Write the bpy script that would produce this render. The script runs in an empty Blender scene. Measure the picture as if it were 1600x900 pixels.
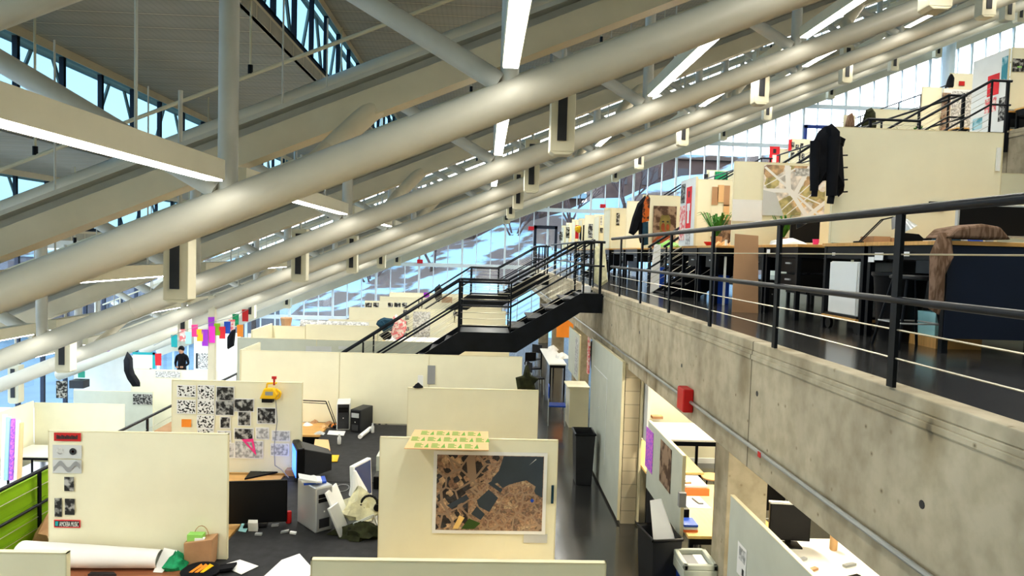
import bpy, bmesh, math, random
from mathutils import Vector, Matrix
R = random.Random(7)
col = bpy.context.scene.collection
V = Vector

# ------------------------------------------------------------------ survey of the place (eye point and view axes)
F = 1100.0; EYE = 4.0; VX, VY, ROLL = 757.0, 393.0, .028
Yd = V((VX-800, -(VY-450), -F)).normalized()
_u = V((math.sin(ROLL), math.cos(ROLL), 0)); Zd = (_u-Yd*_u.dot(Yd)).normalized(); Xd = Yd.cross(Zd)
def ray(px, py):
    v = V((px-800, -(py-450), -F)); return V((v.dot(Xd), v.dot(Yd), v.dot(Zd)))
def PY(px, py, Y): r = ray(px, py); return V((0, 0, EYE))+r*(Y/r.y)
def PZ(px, py, Z): r = ray(px, py); return V((0, 0, EYE))+r*((Z-EYE)/r.z)
def PX(px, py, X): r = ray(px, py); return V((0, 0, EYE))+r*(X/r.x)

# ------------------------------------------------------------------ materials
def mat(name, c, rough=.6, metal=0., noise=.06, scale=3., bump=0., emit=0., c2=None, stretch=(1, 1, 1), thr=None, detail=4, spec=.4):
    m = bpy.data.materials.new(name); m.use_nodes = True; nt = m.node_tree; N = nt.nodes; L = nt.links
    b = N['Principled BSDF']; b.inputs['Roughness'].default_value = rough; b.inputs['Metallic'].default_value = metal
    b.inputs['Specular IOR Level'].default_value = spec
    tc = N.new('ShaderNodeTexCoord'); mp = N.new('ShaderNodeMapping'); mp.inputs['Scale'].default_value = stretch
    nz = N.new('ShaderNodeTexNoise'); nz.inputs['Scale'].default_value = scale; nz.inputs['Detail'].default_value = detail
    L.new(tc.outputs['Object'], mp.inputs[0]); L.new(mp.outputs[0], nz.inputs['Vector'])
    rp = N.new('ShaderNodeValToRGB')
    if c2 is None:
        a = [max(0, x*(1-noise)) for x in c]; d = [min(1, x*(1+noise)) for x in c]
        rp.color_ramp.elements[0].position = .3; rp.color_ramp.elements[1].position = .7
    else:
        a, d = c, c2
        lo, hi = thr or (.45, .55)
        rp.color_ramp.elements[0].position = lo; rp.color_ramp.elements[1].position = hi
    rp.color_ramp.elements[0].color = (*a, 1); rp.color_ramp.elements[1].color = (*d, 1)
    L.new(nz.outputs['Fac'], rp.inputs[0]); L.new(rp.outputs[0], b.inputs['Base Color'])
    if bump:
        bp = N.new('ShaderNodeBump'); bp.inputs['Strength'].default_value = bump; bp.inputs['Distance'].default_value = .02
        L.new(nz.outputs['Fac'], bp.inputs['Height']); L.new(bp.outputs[0], b.inputs['Normal'])
    if emit:
        L.new(rp.outputs[0], b.inputs['Emission Color']); b.inputs['Emission Strength'].default_value = emit
    return m
def ramp(N, pts, mode='LINEAR'):
    r = N.new('ShaderNodeValToRGB'); r.color_ramp.interpolation = mode
    e = r.color_ramp.elements
    e[0].position, e[0].color = pts[0][0], (*pts[0][1], 1); e[1].position, e[1].color = pts[-1][0], (*pts[-1][1], 1)
    for p, c in pts[1:-1]:
        q = e.new(p); q.color = (*c, 1)
    return r
def mixc(N, L, f, a, b, mode='MIX'):
    m = N.new('ShaderNodeMix'); m.data_type = 'RGBA'; m.blend_type = mode
    for s, v in ((m.inputs[0], f), (m.inputs[6], a), (m.inputs[7], b)):
        if isinstance(v, (int, float)): s.default_value = v
        elif isinstance(v, tuple): s.default_value = (*v, 1)
        else: L.new(v, s)
    return m.outputs[2]
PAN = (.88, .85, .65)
MT = {}
def mk(k, *a, **kw): MT[k] = mat(k.replace('_', ' '), *a, **kw); return MT[k]
mk('panel_cream', PAN, .7, noise=.03, scale=2.5); mk('panel_edge', (.78, .72, .5), .6)
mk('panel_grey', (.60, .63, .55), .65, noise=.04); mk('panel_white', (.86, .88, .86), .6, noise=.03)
mk('steel_paint', (.64, .605, .50), .42, noise=.05, scale=1.2); mk('steel_cool', (.55, .54, .48), .45, noise=.05)
mk('beam_paint', (.66, .59, .44), .5, noise=.04); mk('housing', (.66, .62, .47), .5, noise=.03)
mk('black_steel', (.006, .008, .012), .35, noise=.3, scale=6, spec=.25); mk('rail_steel', (.009, .012, .018), .35, metal=.2, noise=.3, scale=8)
mk('cable_steel', (.55, .52, .42), .3, metal=.8); mk('black_plastic', (.007, .007, .008), .4, noise=.2, spec=.25)
mk('dark_grey', (.035, .036, .04), .5, noise=.15); mk('charcoal_top', (.036, .037, .04), .75, noise=.22, scale=9, bump=.15)
mk('wood_top', (.72, .42, .15), .45, noise=.12, scale=3, stretch=(1, 14, 1)); mk('wood_red', (.36, .15, .075), .5, noise=.15, scale=3, stretch=(1, 10, 1))
mk('wood_pale', (.88, .62, .25), .45, noise=.08, scale=3, stretch=(8, 1, 1)); mk('white_top', (.95, .93, .86), .4, noise=.02)
mk('paper', (.9, .9, .88), .8, noise=.02); mk('paper_grey', (.62, .64, .64), .8, noise=.05); mk('kraft', (.52, .31, .17), .75, noise=.1, scale=6)
mk('cardboard', (.5, .31, .18), .8, noise=.05); mk('silver', (.62, .65, .66), .3, metal=.5, noise=.04); mk('grey_plastic', (.33, .34, .35), .45)
mk('white_plastic', (.86, .87, .85), .3, noise=.02); mk('red', (.55, .02, .02), .4); mk('red_print', (.8, .035, .05), .6, noise=.1); mk('pink', (.85, .06, .28), .4)
mk('orange', (.95, .32, .04), .6); mk('yellow', (.9, .55, .02), .4); mk('green', (.02, .34, .15), .7, noise=.35, scale=20); mk('lime', (.27, .48, .012), .6, noise=.1, scale=1.5, stretch=(1, .2, 8))
mk('leaf', (.05, .2, .025), .6, noise=.4, scale=12); mk('olive_cloth', (.028, .032, .012), .9, noise=.5, scale=12, bump=.6); mk('black_cloth', (.005, .006, .010), .9, noise=.3, scale=8, bump=.4)
mk('teal', (.02, .38, .42), .5); mk('mint', (.1, .62, .45), .5); mk('blue', (.02, .09, .5), .4); mk('navy', (.015, .06, .1), .8, noise=.3, scale=9, bump=.4)
mk('pale_cloth', (.72, .70, .48), .9, noise=.25, scale=8, bump=.6); mk('pink_cloth', (.8, .2, .22), .9, c2=(.9, .75, .7), scale=14); mk('brown_plaid', (.15, .09, .055), .9, c2=(.26, .17, .12), scale=7, stretch=(6, 1, 1))
mk('block', (.6, .53, .38), .85, noise=.06); mk('screen', (.01, .01, .012), .35, spec=.3); mk('screen_blue', (.03, .06, .16), .15, emit=.25); mk('glow_blue', (.05, .2, 1.), .3, emit=2.2)
mk('skin', (.42, .24, .16), .6); mk('purple', (.38, .05, .6), .5); mk('pinkpurple', (.85, .25, .75), .6, c2=(.35, .12, .8), scale=16, stretch=(1, 4, 2)); mk('magenta', (.85, .05, .55), .6)
mk('white_emit', (1, .98, .94), .5, noise=0, emit=9.0); mk('bw_blobs', (.02, .02, .02), .8, c2=(.85, .85, .83), scale=38, thr=(.44, .48), detail=1)
mk('bw_photo', (.03, .03, .03), .8, c2=(.5, .5, .48), scale=16, thr=(.46, .62), detail=8); mk('bw_light', (.35, .36, .36), .8, c2=(.72, .73, .72), scale=22, thr=(.42, .58), detail=8)
mk('photo_brown', (.1, .06, .04), .7, c2=(.35, .25, .18), scale=6, detail=8); mk('photo_warm', (.30, .05, .03), .5, c2=(.1, .2, .05), scale=3.2, thr=(.35, .62)); mk('photo_teal', (.05, .3, .38), .6, c2=(.5, .75, .8), scale=3)
mk('water', (.055, .075, .10), .5, noise=.15); mk('grass_patch', (.06, .12, .03), .8); mk('snow', (.80, .88, .97), .8, noise=.06, scale=.3); mk('asphalt', (.10, .16, .21), .7, noise=.2, scale=.5)
mk('brick_far', (.10, .068, .062), .9, noise=.25, scale=.8); mk('roof_far', (.14, .15, .18), .8); mk('bark', (.05, .035, .03), .9); mk('twigs', (.08, .055, .055), 1, noise=.4, scale=3)
mk('glass_far', (.07, .065, .075), .5); mk('bank', (.10, .072, .062), .9, c2=(.24, .36, .44), scale=.33, thr=(.47, .52), stretch=(.5, 1, 1.6), detail=5); mk('mullion_pale', (.75, .86, .95), .4, noise=.03); mk('mullion_dark', (.012, .02, .045), .4); mk('lattice', (.42, .40, .33), .5)
mk('green_print', (.16, .38, .06), .7); mk('orange_pattern', (.6, .15, .03), .8, c2=(.06, .03, .02), scale=9, thr=(.5, .56)); mk('peach', (.80, .52, .27), .75, noise=.03); mk('orangebook', (.85, .25, .08), .6); mk('lightgreen', (.35, .72, .18), .6); mk('metal_pipe', (.40, .41, .39), .35, metal=.5, noise=.1)
mk('rust', (.32, .08, .03), .6, noise=.3, scale=7); mk('olive_skin', (.2, .17, .05), .6, noise=.3, scale=6); mk('exit_glow', (.7, .03, .05), .5); mk('cyanish', (.45, .8, .85), .6); mk('deepblue', (.02, .06, .3), .4)

def special():
    # cast concrete
    m = mk('concrete', (.44, .395, .30), .8, noise=.1, scale=1.2, detail=8, bump=.15); N, L = m.node_tree.nodes, m.node_tree.links; b = N['Principled BSDF']
    src = b.inputs['Base Color'].links[0].from_socket
    tc = N.new('ShaderNodeTexCoord'); mp = N.new('ShaderNodeMapping'); mp.inputs['Scale'].default_value = (1, 1, .45); L.new(tc.outputs['Object'], mp.inputs[0])
    n = N.new('ShaderNodeTexNoise'); n.inputs['Scale'].default_value = 2.2; n.inputs['Detail'].default_value = 6; L.new(mp.outputs[0], n.inputs['Vector'])
    r = ramp(N, [(.35, (.70, .66, .60)), (.5, (1, .98, .94)), (.7, (1.15, 1.14, 1.1))]); L.new(n.outputs['Fac'], r.inputs[0])
    c = mixc(N, L, .75, src, r.outputs[0], 'MULTIPLY')
    v = N.new('ShaderNodeTexVoronoi'); v.inputs['Scale'].default_value = 6.5; L.new(tc.outputs['Object'], v.inputs['Vector'])
    r2 = ramp(N, [(.03, (.25, .22, .18)), (.06, (.7, .66, .6)), (.12, (1, 1, 1))]); L.new(v.outputs['Distance'], r2.inputs[0])
    c = mixc(N, L, .8, c, r2.outputs[0], 'MULTIPLY')
    sx = N.new('ShaderNodeSeparateXYZ'); L.new(tc.outputs['Object'], sx.inputs[0])
    v3 = N.new('ShaderNodeTexVoronoi'); v3.inputs['Scale'].default_value = 1.25; mp3 = N.new('ShaderNodeMapping'); mp3.inputs['Scale'].default_value = (1, 1.1, .5); L.new(tc.outputs['Object'], mp3.inputs[0]); L.new(mp3.outputs[0], v3.inputs['Vector'])
    r5 = ramp(N, [(.02, (.22, .19, .15)), (.045, (.62, .57, .48)), (.2, (1, 1, 1))]); L.new(v3.outputs['Distance'], r5.inputs[0]); c = mixc(N, L, .85, c, r5.outputs[0], 'MULTIPLY')
    n4 = N.new('ShaderNodeTexNoise'); n4.inputs['Scale'].default_value = 7; n4.inputs['Detail'].default_value = 8; L.new(tc.outputs['Object'], n4.inputs['Vector'])
    r6 = ramp(N, [(.35, (.86, .85, .82)), (.6, (1.05, 1.05, 1.05))]); L.new(n4.outputs['Fac'], r6.inputs[0]); c = mixc(N, L, 1., c, r6.outputs[0], 'MULTIPLY')
    mth = N.new('ShaderNodeMath'); mth.operation = 'PINGPONG'; mth.inputs[1].default_value = 1.77; ad = N.new('ShaderNodeMath'); ad.inputs[1].default_value = -2.0+3.54*3; L.new(sx.outputs['Y'], ad.inputs[0]); L.new(ad.outputs[0], mth.inputs[0])
    r3 = ramp(N, [(0, (.2, .19, .17)), (.006, (.35, .33, .3)), (.012, (1, 1, 1))]); L.new(mth.outputs[0], r3.inputs[0])
    c = mixc(N, L, 1., c, r3.outputs[0], 'MULTIPLY'); L.new(c, b.inputs['Base Color'])
    # glossy dark floor
    m = mk('floor_dark', (.05, .05, .05), .2, noise=.25, scale=1.5, spec=1.); N, L = m.node_tree.nodes, m.node_tree.links; b = N['Principled BSDF']; b.inputs['IOR'].default_value = 1.75
    n = N.new('ShaderNodeTexNoise'); n.inputs['Scale'].default_value = 2.5; n.inputs['Detail'].default_value = 5
    mr = N.new('ShaderNodeMapRange'); mr.inputs[3].default_value = .08; mr.inputs[4].default_value = .26
    L.new(n.outputs['Fac'], mr.inputs[0]); L.new(mr.outputs[0], b.inputs['Roughness'])
    # ribbed roof deck: joints run up the slope, every .65 m along the hall
    m = mk('deck', (.43, .41, .345), .7, noise=.06, scale=1.); N, L = m.node_tree.nodes, m.node_tree.links; b = N['Principled BSDF']
    src = b.inputs['Base Color'].links[0].from_socket
    tc = N.new('ShaderNodeTexCoord'); sx = N.new('ShaderNodeSeparateXYZ'); L.new(tc.outputs['Object'], sx.inputs[0])
    a = N.new('ShaderNodeMath'); a.operation = 'PINGPONG'; a.inputs[1].default_value = .325; L.new(sx.outputs['Y'], a.inputs[0])
    r = ramp(N, [(0, (1.6, 1.55, 1.45)), (.012, (1.6, 1.55, 1.45)), (.02, (.62, .6, .56)), (.05, (.9, .9, .88)), (.3, (1, 1, 1))]); L.new(a.outputs[0], r.inputs[0])
    c = mixc(N, L, 1., src, r.outputs[0], 'MULTIPLY')
    a2 = N.new('ShaderNodeMath'); a2.operation = 'PINGPONG'; a2.inputs[1].default_value = .05; L.new(sx.outputs['X'], a2.inputs[0])
    r2 = ramp(N, [(0, (.86, .86, .86)), (.03, (1, 1, 1))]); L.new(a2.outputs[0], r2.inputs[0])
    c = mixc(N, L, .6, c, r2.outputs[0], 'MULTIPLY'); L.new(c, b.inputs['Base Color'])
    # concrete block
    m = mk('block_wall', (.6, .53, .38), .85); N, L = m.node_tree.nodes, m.node_tree.links; b = N['Principled BSDF']
    tc = N.new('ShaderNodeTexCoord'); mp = N.new('ShaderNodeMapping'); mp.inputs['Rotation'].default_value = (math.pi/2, 0, 0); L.new(tc.outputs['Object'], mp.inputs[0])
    br = N.new('ShaderNodeTexBrick'); br.inputs['Scale'].default_value = 1; br.inputs['Brick Width'].default_value = .4; br.inputs['Row Height'].default_value = .2; br.inputs['Mortar Size'].default_value = .008
    br.inputs['Color1'].default_value = (.62, .55, .40, 1); br.inputs['Color2'].default_value = (.56, .49, .35, 1); br.inputs['Mortar'].default_value = (.4, .36, .26, 1); br.offset = 0
    L.new(mp.outputs[0], br.inputs['Vector']); L.new(br.outputs[0], b.inputs['Base Color'])
    # aerial photograph of a city district
    def city(name, cols, sc, ground):
        m = mk(name, (.5, .4, .3), .6); N, L = m.node_tree.nodes, m.node_tree.links; b = N['Principled BSDF']
        tc = N.new('ShaderNodeTexCoord'); mp = N.new('ShaderNodeMapping'); mp.inputs['Rotation'].default_value = (0, .6, 0); L.new(tc.outputs['Object'], mp.inputs[0])
        v = N.new('ShaderNodeTexVoronoi'); v.distance = 'CHEBYCHEV'; v.inputs['Scale'].default_value = sc; L.new(mp.outputs[0], v.inputs['Vector'])
        s = N.new('ShaderNodeSeparateColor'); L.new(v.outputs['Color'], s.inputs[0])
        r = ramp(N, cols, 'CONSTANT'); L.new(s.outputs[0], r.inputs[0])
        v2 = N.new('ShaderNodeTexVoronoi'); v2.feature = 'DISTANCE_TO_EDGE'; v2.inputs['Scale'].default_value = sc*.32; L.new(mp.outputs[0], v2.inputs['Vector'])
        r2 = ramp(N, [(.03, ground), (.05, (1, 1, 1))]); L.new(v2.outputs['Distance'], r2.inputs[0])
        n = N.new('ShaderNodeTexNoise'); n.inputs['Scale'].default_value = sc*2.2; n.inputs['Detail'].default_value = 6; L.new(tc.outputs['Object'], n.inputs['Vector'])
        r4 = ramp(N, [(.35, (.55, .55, .55)), (.65, (1.2, 1.15, 1.1))]); L.new(n.outputs['Fac'], r4.inputs[0])
        c = mixc(N, L, 1., r.outputs[0], r4.outputs[0], 'MULTIPLY')
        f = N.new('ShaderNodeRGBToBW'); L.new(r2.outputs[0], f.inputs[0])
        iv = N.new('ShaderNodeMath'); iv.operation = 'LESS_THAN'; iv.inputs[1].default_value = .98; L.new(f.outputs[0], iv.inputs[0])
        c = mixc(N, L, iv.outputs[0], c, ground); L.new(c, b.inputs['Base Color'])
    city('aerial_dark', [(0, (.045, .04, .045)), (.35, (.4, .27, .19)), (.6, (.06, .06, .07)), (.75, (.55, .4, .27)), (.9, (.28, .18, .13))], 17, (.33, .24, .18))
    city('aerial_tan', [(0, (.40, .26, .18)), (.3, (.33, .22, .17)), (.55, (.46, .32, .22)), (.8, (.27, .2, .16)), (.94, (.55, .43, .3))], 26, (.40, .29, .21))
    city('street_map', [(0, (.62, .45, .28)), (.25, (.78, .62, .38)), (.45, (.85, .83, .80)), (.6, (.55, .5, .25)), (.75, (.88, .84, .78)), (.9, (.4, .28, .22))], 5., (.9, .9, .88))
    # thin architectural glass
    def glass(name, tint, gl=.06):
        m = bpy.data.materials.new(name); m.use_nodes = True; MT[name] = m; N, L = m.node_tree.nodes, m.node_tree.links; N.clear()
        o = N.new('ShaderNodeOutputMaterial'); t = N.new('ShaderNodeBsdfTransparent'); t.inputs[0].default_value = (*tint, 1)
        g = N.new('ShaderNodeBsdfGlossy'); g.inputs['Roughness'].default_value = .05; x = N.new('ShaderNodeMixShader'); x.inputs[0].default_value = gl
        L.new(t.outputs[0], x.inputs[1]); L.new(g.outputs[0], x.inputs[2]); L.new(x.outputs[0], o.inputs[0])
    glass('glass_clear', (.97, .99, 1.)); glass('glass_blue', (.15, .27, .36))
special()

# ------------------------------------------------------------------ mesh builder
class MB:
    def __init__(s): s.v = []; s.f = []; s.m = []; s.mi = 0
    def _a(s, vs, fs):
        o = len(s.v); s.v += [V(p) for p in vs]
        for f in fs: s.f.append([o+i for i in f]); s.m.append(s.mi)
        return s
    def mat(s, i): s.mi = i; return s
    def box(s, x0, x1, y0, y1, z0, z1):
        vs = [(x, y, z) for z in (z0, z1) for y in (y0, y1) for x in (x0, x1)]
        return s._a(vs, [(0, 2, 3, 1), (4, 5, 7, 6), (0, 1, 5, 4), (2, 6, 7, 3), (0, 4, 6, 2), (1, 3, 7, 5)])
    def obox(s, c, u, v, w):  # centre and three half vectors
        c, u, v, w = map(V, (c, u, v, w))
        vs = [c+u*a+v*b+w*d for d in (-1, 1) for b in (-1, 1) for a in (-1, 1)]
        return s._a(vs, [(0, 2, 3, 1), (4, 5, 7, 6), (0, 1, 5, 4), (2, 6, 7, 3), (0, 4, 6, 2), (1, 3, 7, 5)])
    def beam(s, p, q, w, h, up=(0, 0, 1)):  # rectangular bar from p to q, w across, h along up
        p, q = V(p), V(q); d = q-p; a = d.normalized(); side = a.cross(V(up)).normalized(); u = side.cross(a)
        return s.obox((p+q)/2, d/2, side*w/2, u*h/2)
    def tube(s, p, q, r, n=10, r2=None):
        p, q = V(p), V(q); d = (q-p).normalized(); t = V((0, 0, 1)) if abs(d.z) < .9 else V((1, 0, 0)); a = d.cross(t).normalized(); b = d.cross(a)
        r2 = r if r2 is None else r2; o = []
        for c, rr in ((p, r), (q, r2)):
            o += [c+(a*math.cos(i*2*math.pi/n)+b*math.sin(i*2*math.pi/n))*rr for i in range(n)]
        return s._a(o, [(i, (i+1) % n, n+(i+1) % n, n+i) for i in range(n)]+[tuple(range(n))[::-1], tuple(range(n, 2*n))])
    def path(s, pts, r, n=6):
        for a, b in zip(pts, pts[1:]): s.tube(a, b, r, n)
        return s
    def lathe(s, prof, c, n=16):
        c = V(c); o = []
        for r, z in prof: o += [c+V((r*math.cos(i*2*math.pi/n), r*math.sin(i*2*math.pi/n), z)) for i in range(n)]
        fs = []
        for k in range(len(prof)-1): fs += [(k*n+i, k*n+(i+1) % n, (k+1)*n+(i+1) % n, (k+1)*n+i) for i in range(n)]
        fs += [tuple(range(n))[::-1], tuple(range((len(prof)-1)*n, len(prof)*n))]
        return s._a(o, fs)
    def prism(s, pts, vec):
        pts = [V(p) for p in pts]; n = len(pts); vec = V(vec)
        return s._a(pts+[p+vec for p in pts], [tuple(range(n))[::-1], tuple(range(n, 2*n))]+[(i, (i+1) % n, n+(i+1) % n, n+i) for i in range(n)])
    def poly(s, pts): return s._a(pts, [tuple(range(len(pts)))])
    def pillow(s, pts, vec, k=.72):  # outline puffed out along +-vec
        pts = [V(p) for p in pts]; n = len(pts); c = sum(pts, V())/n; vec = V(vec)
        vs = list(pts)
        for sg in (1, -1):
            vs += [c+(p-c)*k+vec*sg*(.75+.25*math.sin(i*2.7)) for i, p in enumerate(pts)]
        vs += [c+vec*1.05, c-vec*1.05]
        fs = []
        for i in range(n):
            j = (i+1) % n
            fs += [(i, j, n+j, n+i), (j, i, 2*n+i, 2*n+j), (n+i, n+j, 3*n), (2*n+j, 2*n+i, 3*n+1)]
        return s._a(vs, fs)
    def heap(s, c, rx, ry, h, seed, n=14, k=5, rough=.25):  # crumpled mound
        rr = random.Random(seed); c = V(c); o = []; 
        for j in range(k):
            t = j/(k-1)
            for i in range(n):
                a = i*2*math.pi/n; q = 1+rr.uniform(-rough, rough)
                rad = (1-t**1.6)*.9+.1
                o.append(c+V((rx*math.cos(a)*rad*q, ry*math.sin(a)*rad*q, h*(t+rr.uniform(-.12, .12) if 0 < j else 0))))
        fs = [(j*n+i, j*n+(i+1) % n, (j+1)*n+(i+1) % n, (j+1)*n+i) for j in range(k-1) for i in range(n)]
        fs += [tuple(range((k-1)*n, k*n)), tuple(range(n))[::-1]]
        return s._a(o, fs)
    def build(s, name, m, parent=None, smooth=False, bevel=0, sub=0):
        off = wloc(parent) if parent else V((0, 0, 0))
        me = bpy.data.meshes.new(name); me.from_pydata([p-off for p in s.v], [], s.f)
        ms = m if isinstance(m, (list, tuple)) else [m]
        for x in ms: me.materials.append(MT[x] if isinstance(x, str) else x)
        for p, i in zip(me.polygons, s.m): p.material_index = i; p.use_smooth = smooth
        me.update()
        o = bpy.data.objects.new(name, me); col.objects.link(o)
        if parent: o.parent = parent
        if smooth and not sub: 
            e = o.modifiers.new('e', 'EDGE_SPLIT'); e.split_angle = math.radians(40)
        if bevel: b = o.modifiers.new('b', 'BEVEL'); b.width = bevel; b.segments = 2; b.limit_method = 'ANGLE'
        if sub: b = o.modifiers.new('s', 'SUBSURF'); b.levels = b.render_levels = sub
        return o
WL = {}
def wloc(o):
    p = V((0, 0, 0))
    while o: p = p+o.location; o = o.parent
    return p
LAB = {}
def tag(o, label, cat, group=None):
    o['label'] = label; o['category'] = cat
    if group: o['group'] = group
    return o
def thing(name, label, cat, loc, group=None):
    o = bpy.data.objects.new(name, None); col.objects.link(o); o.location = V(loc); o.empty_display_size = .1
    return tag(o, label, cat, group)
def struct(o): o['kind'] = 'structure'; return o
def dup(root, delta, label=None, group=None, rotz=0):
    def cp(o, par):
        c = o.copy(); col.objects.link(c)
        for k in list(o.keys()): c[k] = o[k]
        if par: c.parent = par
        for h in [x for x in bpy.data.objects if x.parent == o]: cp(h, c)
        return c
    r = cp(root, None); r.location = root.location+V(delta); r.rotation_euler.z += rotz
    if label: r['label'] = label
    if group: r['group'] = group
    return r
def single(name, m, mb, label, cat, group=None, **k): return tag(mb.build(name, m, **k), label, cat, group)
ordn = ['first', 'second', 'third', 'fourth', 'fifth', 'sixth', 'seventh', 'eighth', 'ninth', 'tenth', 'eleventh', 'twelfth', 'thirteenth', 'fourteenth', 'fifteenth', 'sixteenth', 'seventeenth', 'eighteenth', 'nineteenth', 'twentieth']
YE = 33.2
SL = .42
def chord(X): return EYE+1.44+SL*X
# ================================================================== SHELL
struct(MB().box(-5.7, 13, -3, YE, -.3, 0).build('floor_main_tray', 'floor_dark'))
struct(MB().box(-15, -5.7, -3, YE, -3.5, -3.2).build('floor_lower_tray', 'floor_dark'))
struct(MB().box(2.4, 16.8, -3, YE, 3.0, 3.29).build('floor_upper_tray', 'floor_dark'))
struct(MB().box(9.75, 26, -3, YE, 6.15, 6.44).build('floor_high_tray', 'floor_dark'))
struct(MB().box(16.8, 26, -3, YE, 9.3, 9.6).build('floor_top_tray', 'floor_dark'))
struct(MB().box(-5.95, -5.7, -3, YE, -.9, .08).build('trim_lower_edge_beam', 'concrete'))
def spandrel(X, z, name):
    o = MB().box(X, X+.23, -3, YE, z-.95, z+.0).box(X+.005, X+.14, -3, YE, z+.0, z+.075).box(X-.012, X+.1, -3, YE, z-.07, z-.03).build(name, 'concrete', bevel=.008)
    struct(o); return o
sp1 = spandrel(2.17, 3.27, 'trim_upper_edge_beam')
d = MB()
for i in range(9): d.tube((2.168, 1.2+i*2.1, 2.95-.12*(i % 2)), (2.172, 1.2+i*2.1, 2.95-.12*(i % 2)), .022, 10)
d.build('tie_hole', 'dark_grey', sp1)
spandrel(9.5, 6.42, 'trim_high_edge_beam')
spandrel(16.8, 9.6, 'trim_top_edge_beam')
struct(MB().box(9.0, 9.2, -3, YE, 0, 3.0).build('wall_under_tray', 'panel_cream'))
struct(MB().box(13.6, 13.8, -3, YE, 3.25, 6.15).build('wall_upper_tray', 'panel_cream'))
struct(MB().box(21.5, 21.7, -3, YE, 6.4, 9.3).build('wall_high_tray', 'panel_cream'))
struct(MB().box(9.0, 9.2, -3, -2.8, 0, .1).build('baseboard_under_tray', 'dark_grey'))
struct(MB().box(26, 26.2, -3, YE, 6, 24).build('wall_right', 'panel_cream'))
for i, y in enumerate((7.1, 13.15, 19.2, 25.25, 31.3)):
    o = MB().box(2.53, 2.95, y-.15, y+.25, 0, 3.0).build('column', 'concrete', bevel=.01); struct(o)
struct(MB().box(-15.2, 26.2, -4.2, -4, -3.5, 22).build('wall_back_blocker', 'panel_cream'))  # unseen wall behind the eye, added to block daylight from behind
# -------- stepped roof
XC = [-15.1+3.9*j for j in range(11)]
def zt(x): return EYE+6.3+SL*x
decks = []
for j, x in enumerate(XC):
    z = zt(x); x1 = x+3.9
    if x1 > 26.5: x1 = 26.5
    o = MB().box(x, x1+.05, -4, YE+.2, z, z+.2).build('ceiling_deck', 'deck'); struct(o)
    f = MB().box(x-.05, x+.08, -4, YE, z-.14, z+.02); f.build('fascia', 'beam_paint', o)
    if j:
        zl = zt(XC[j-1]); c = struct(MB().box(x-.03, x+.03, -4, YE, zl+.0, zl+.3).build('window_%d' % (j), 'beam_paint'))
        m = MB(); l = MB(); k = 0; y = .5
        while y < YE:
            m.box(x-.03, x+.05, y-.035, y+.035, zl+.3, z-.1)
            a, b = (zl+.3, z-.12) if k % 2 else (z-.12, zl+.3)
            l.tube((x-.22, y+.1, a), (x-.22, y+.75, b), .035, 6)
            y += 1.2; k += 1
        m.box(x-.04, x+.04, -4, YE, zl+.27, zl+.36)
        l.box(x-.26, x-.18, -4, YE, z-.16, z-.08).box(x-.26, x-.18, -4, YE, zl+.22, zl+.3)
        m.build('mullion', 'mullion_dark', c); l.build('lattice', 'lattice', c)
        MB().poly([(x+.06, -4, zl+.3), (x+.06, YE, zl+.3), (x+.06, YE, z-.1), (x+.06, -4, z-.1)]).build('pane', 'glass_blue', c)
# left glazed wall of the lowest tray
z = zt(-15.1)
lw = struct(MB().box(-15.2, -15.0, -4, YE, -3.5, -2.9).box(-15.2, -15.0, -4, YE, z-.3, z).build('window_12', 'panel_white'))
m = MB(); y = 0.
while y < YE: m.box(-15.15, -15.03, y-.05, y+.05, -2.9, z-.3); y += 1.3
m.box(-15.13, -15.05, -4, YE, .0, .1); m.build('mullion', 'mullion_dark', lw)
MB().poly([(-15.1, -4, -2.9), (-15.1, YE, -2.9), (-15.1, YE, z-.3), (-15.1, -4, z-.3)]).build('pane', 'glass_clear', lw)
# glazed end wall
hdr = MB().beam((-15.1, YE+.1, chord(-15.1)-.24), (26.2, YE+.1, chord(26.2)-.24), .3, .44, up=(0, 0, 1))
ew = struct(hdr.build('window_0', 'steel_paint'))
m = MB(); x = -15.05; i = 0
while x < 26:
    w = .045 if i % 3 == 0 else .018
    m.box(x-w, x+w, YE, YE+.12, -3.4, min(zt(XC[max(0, min(10, int((x+15.1)//3.9)))]), 24)); x += .667; i += 1
for a, b, zz in ((-15, -5.7, .66), (-15, -5.7, -3.2), (-5.7, 2.3, 3.3), (2.2, 9.5, 6.05), (8.2, 26, 9.43), (12, 26, 11.35), (2.2, 9.5, 3.2), (-5.7, 2.3, .05), (9.5, 26, 6.35)):
    m.box(a, b, YE-.01, YE+.1, zz-.09, zz+.09)
m.build('mullion', 'mullion_pale', ew)
pa = MB()
for j, x in enumerate(XC):
    x1 = min(x+3.9, 26.2); pa.poly([(x, YE+.06, -3.5), (x1, YE+.06, -3.5), (x1, YE+.06, zt(x)), (x, YE+.06, zt(x))])
pa.build('pane', 'glass_clear', ew)
MB().tube((21.6, YE-.3, 6.4), (21.6, YE-.3, 17), .3, 14).build('post', 'mullion_pale', ew)
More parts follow.
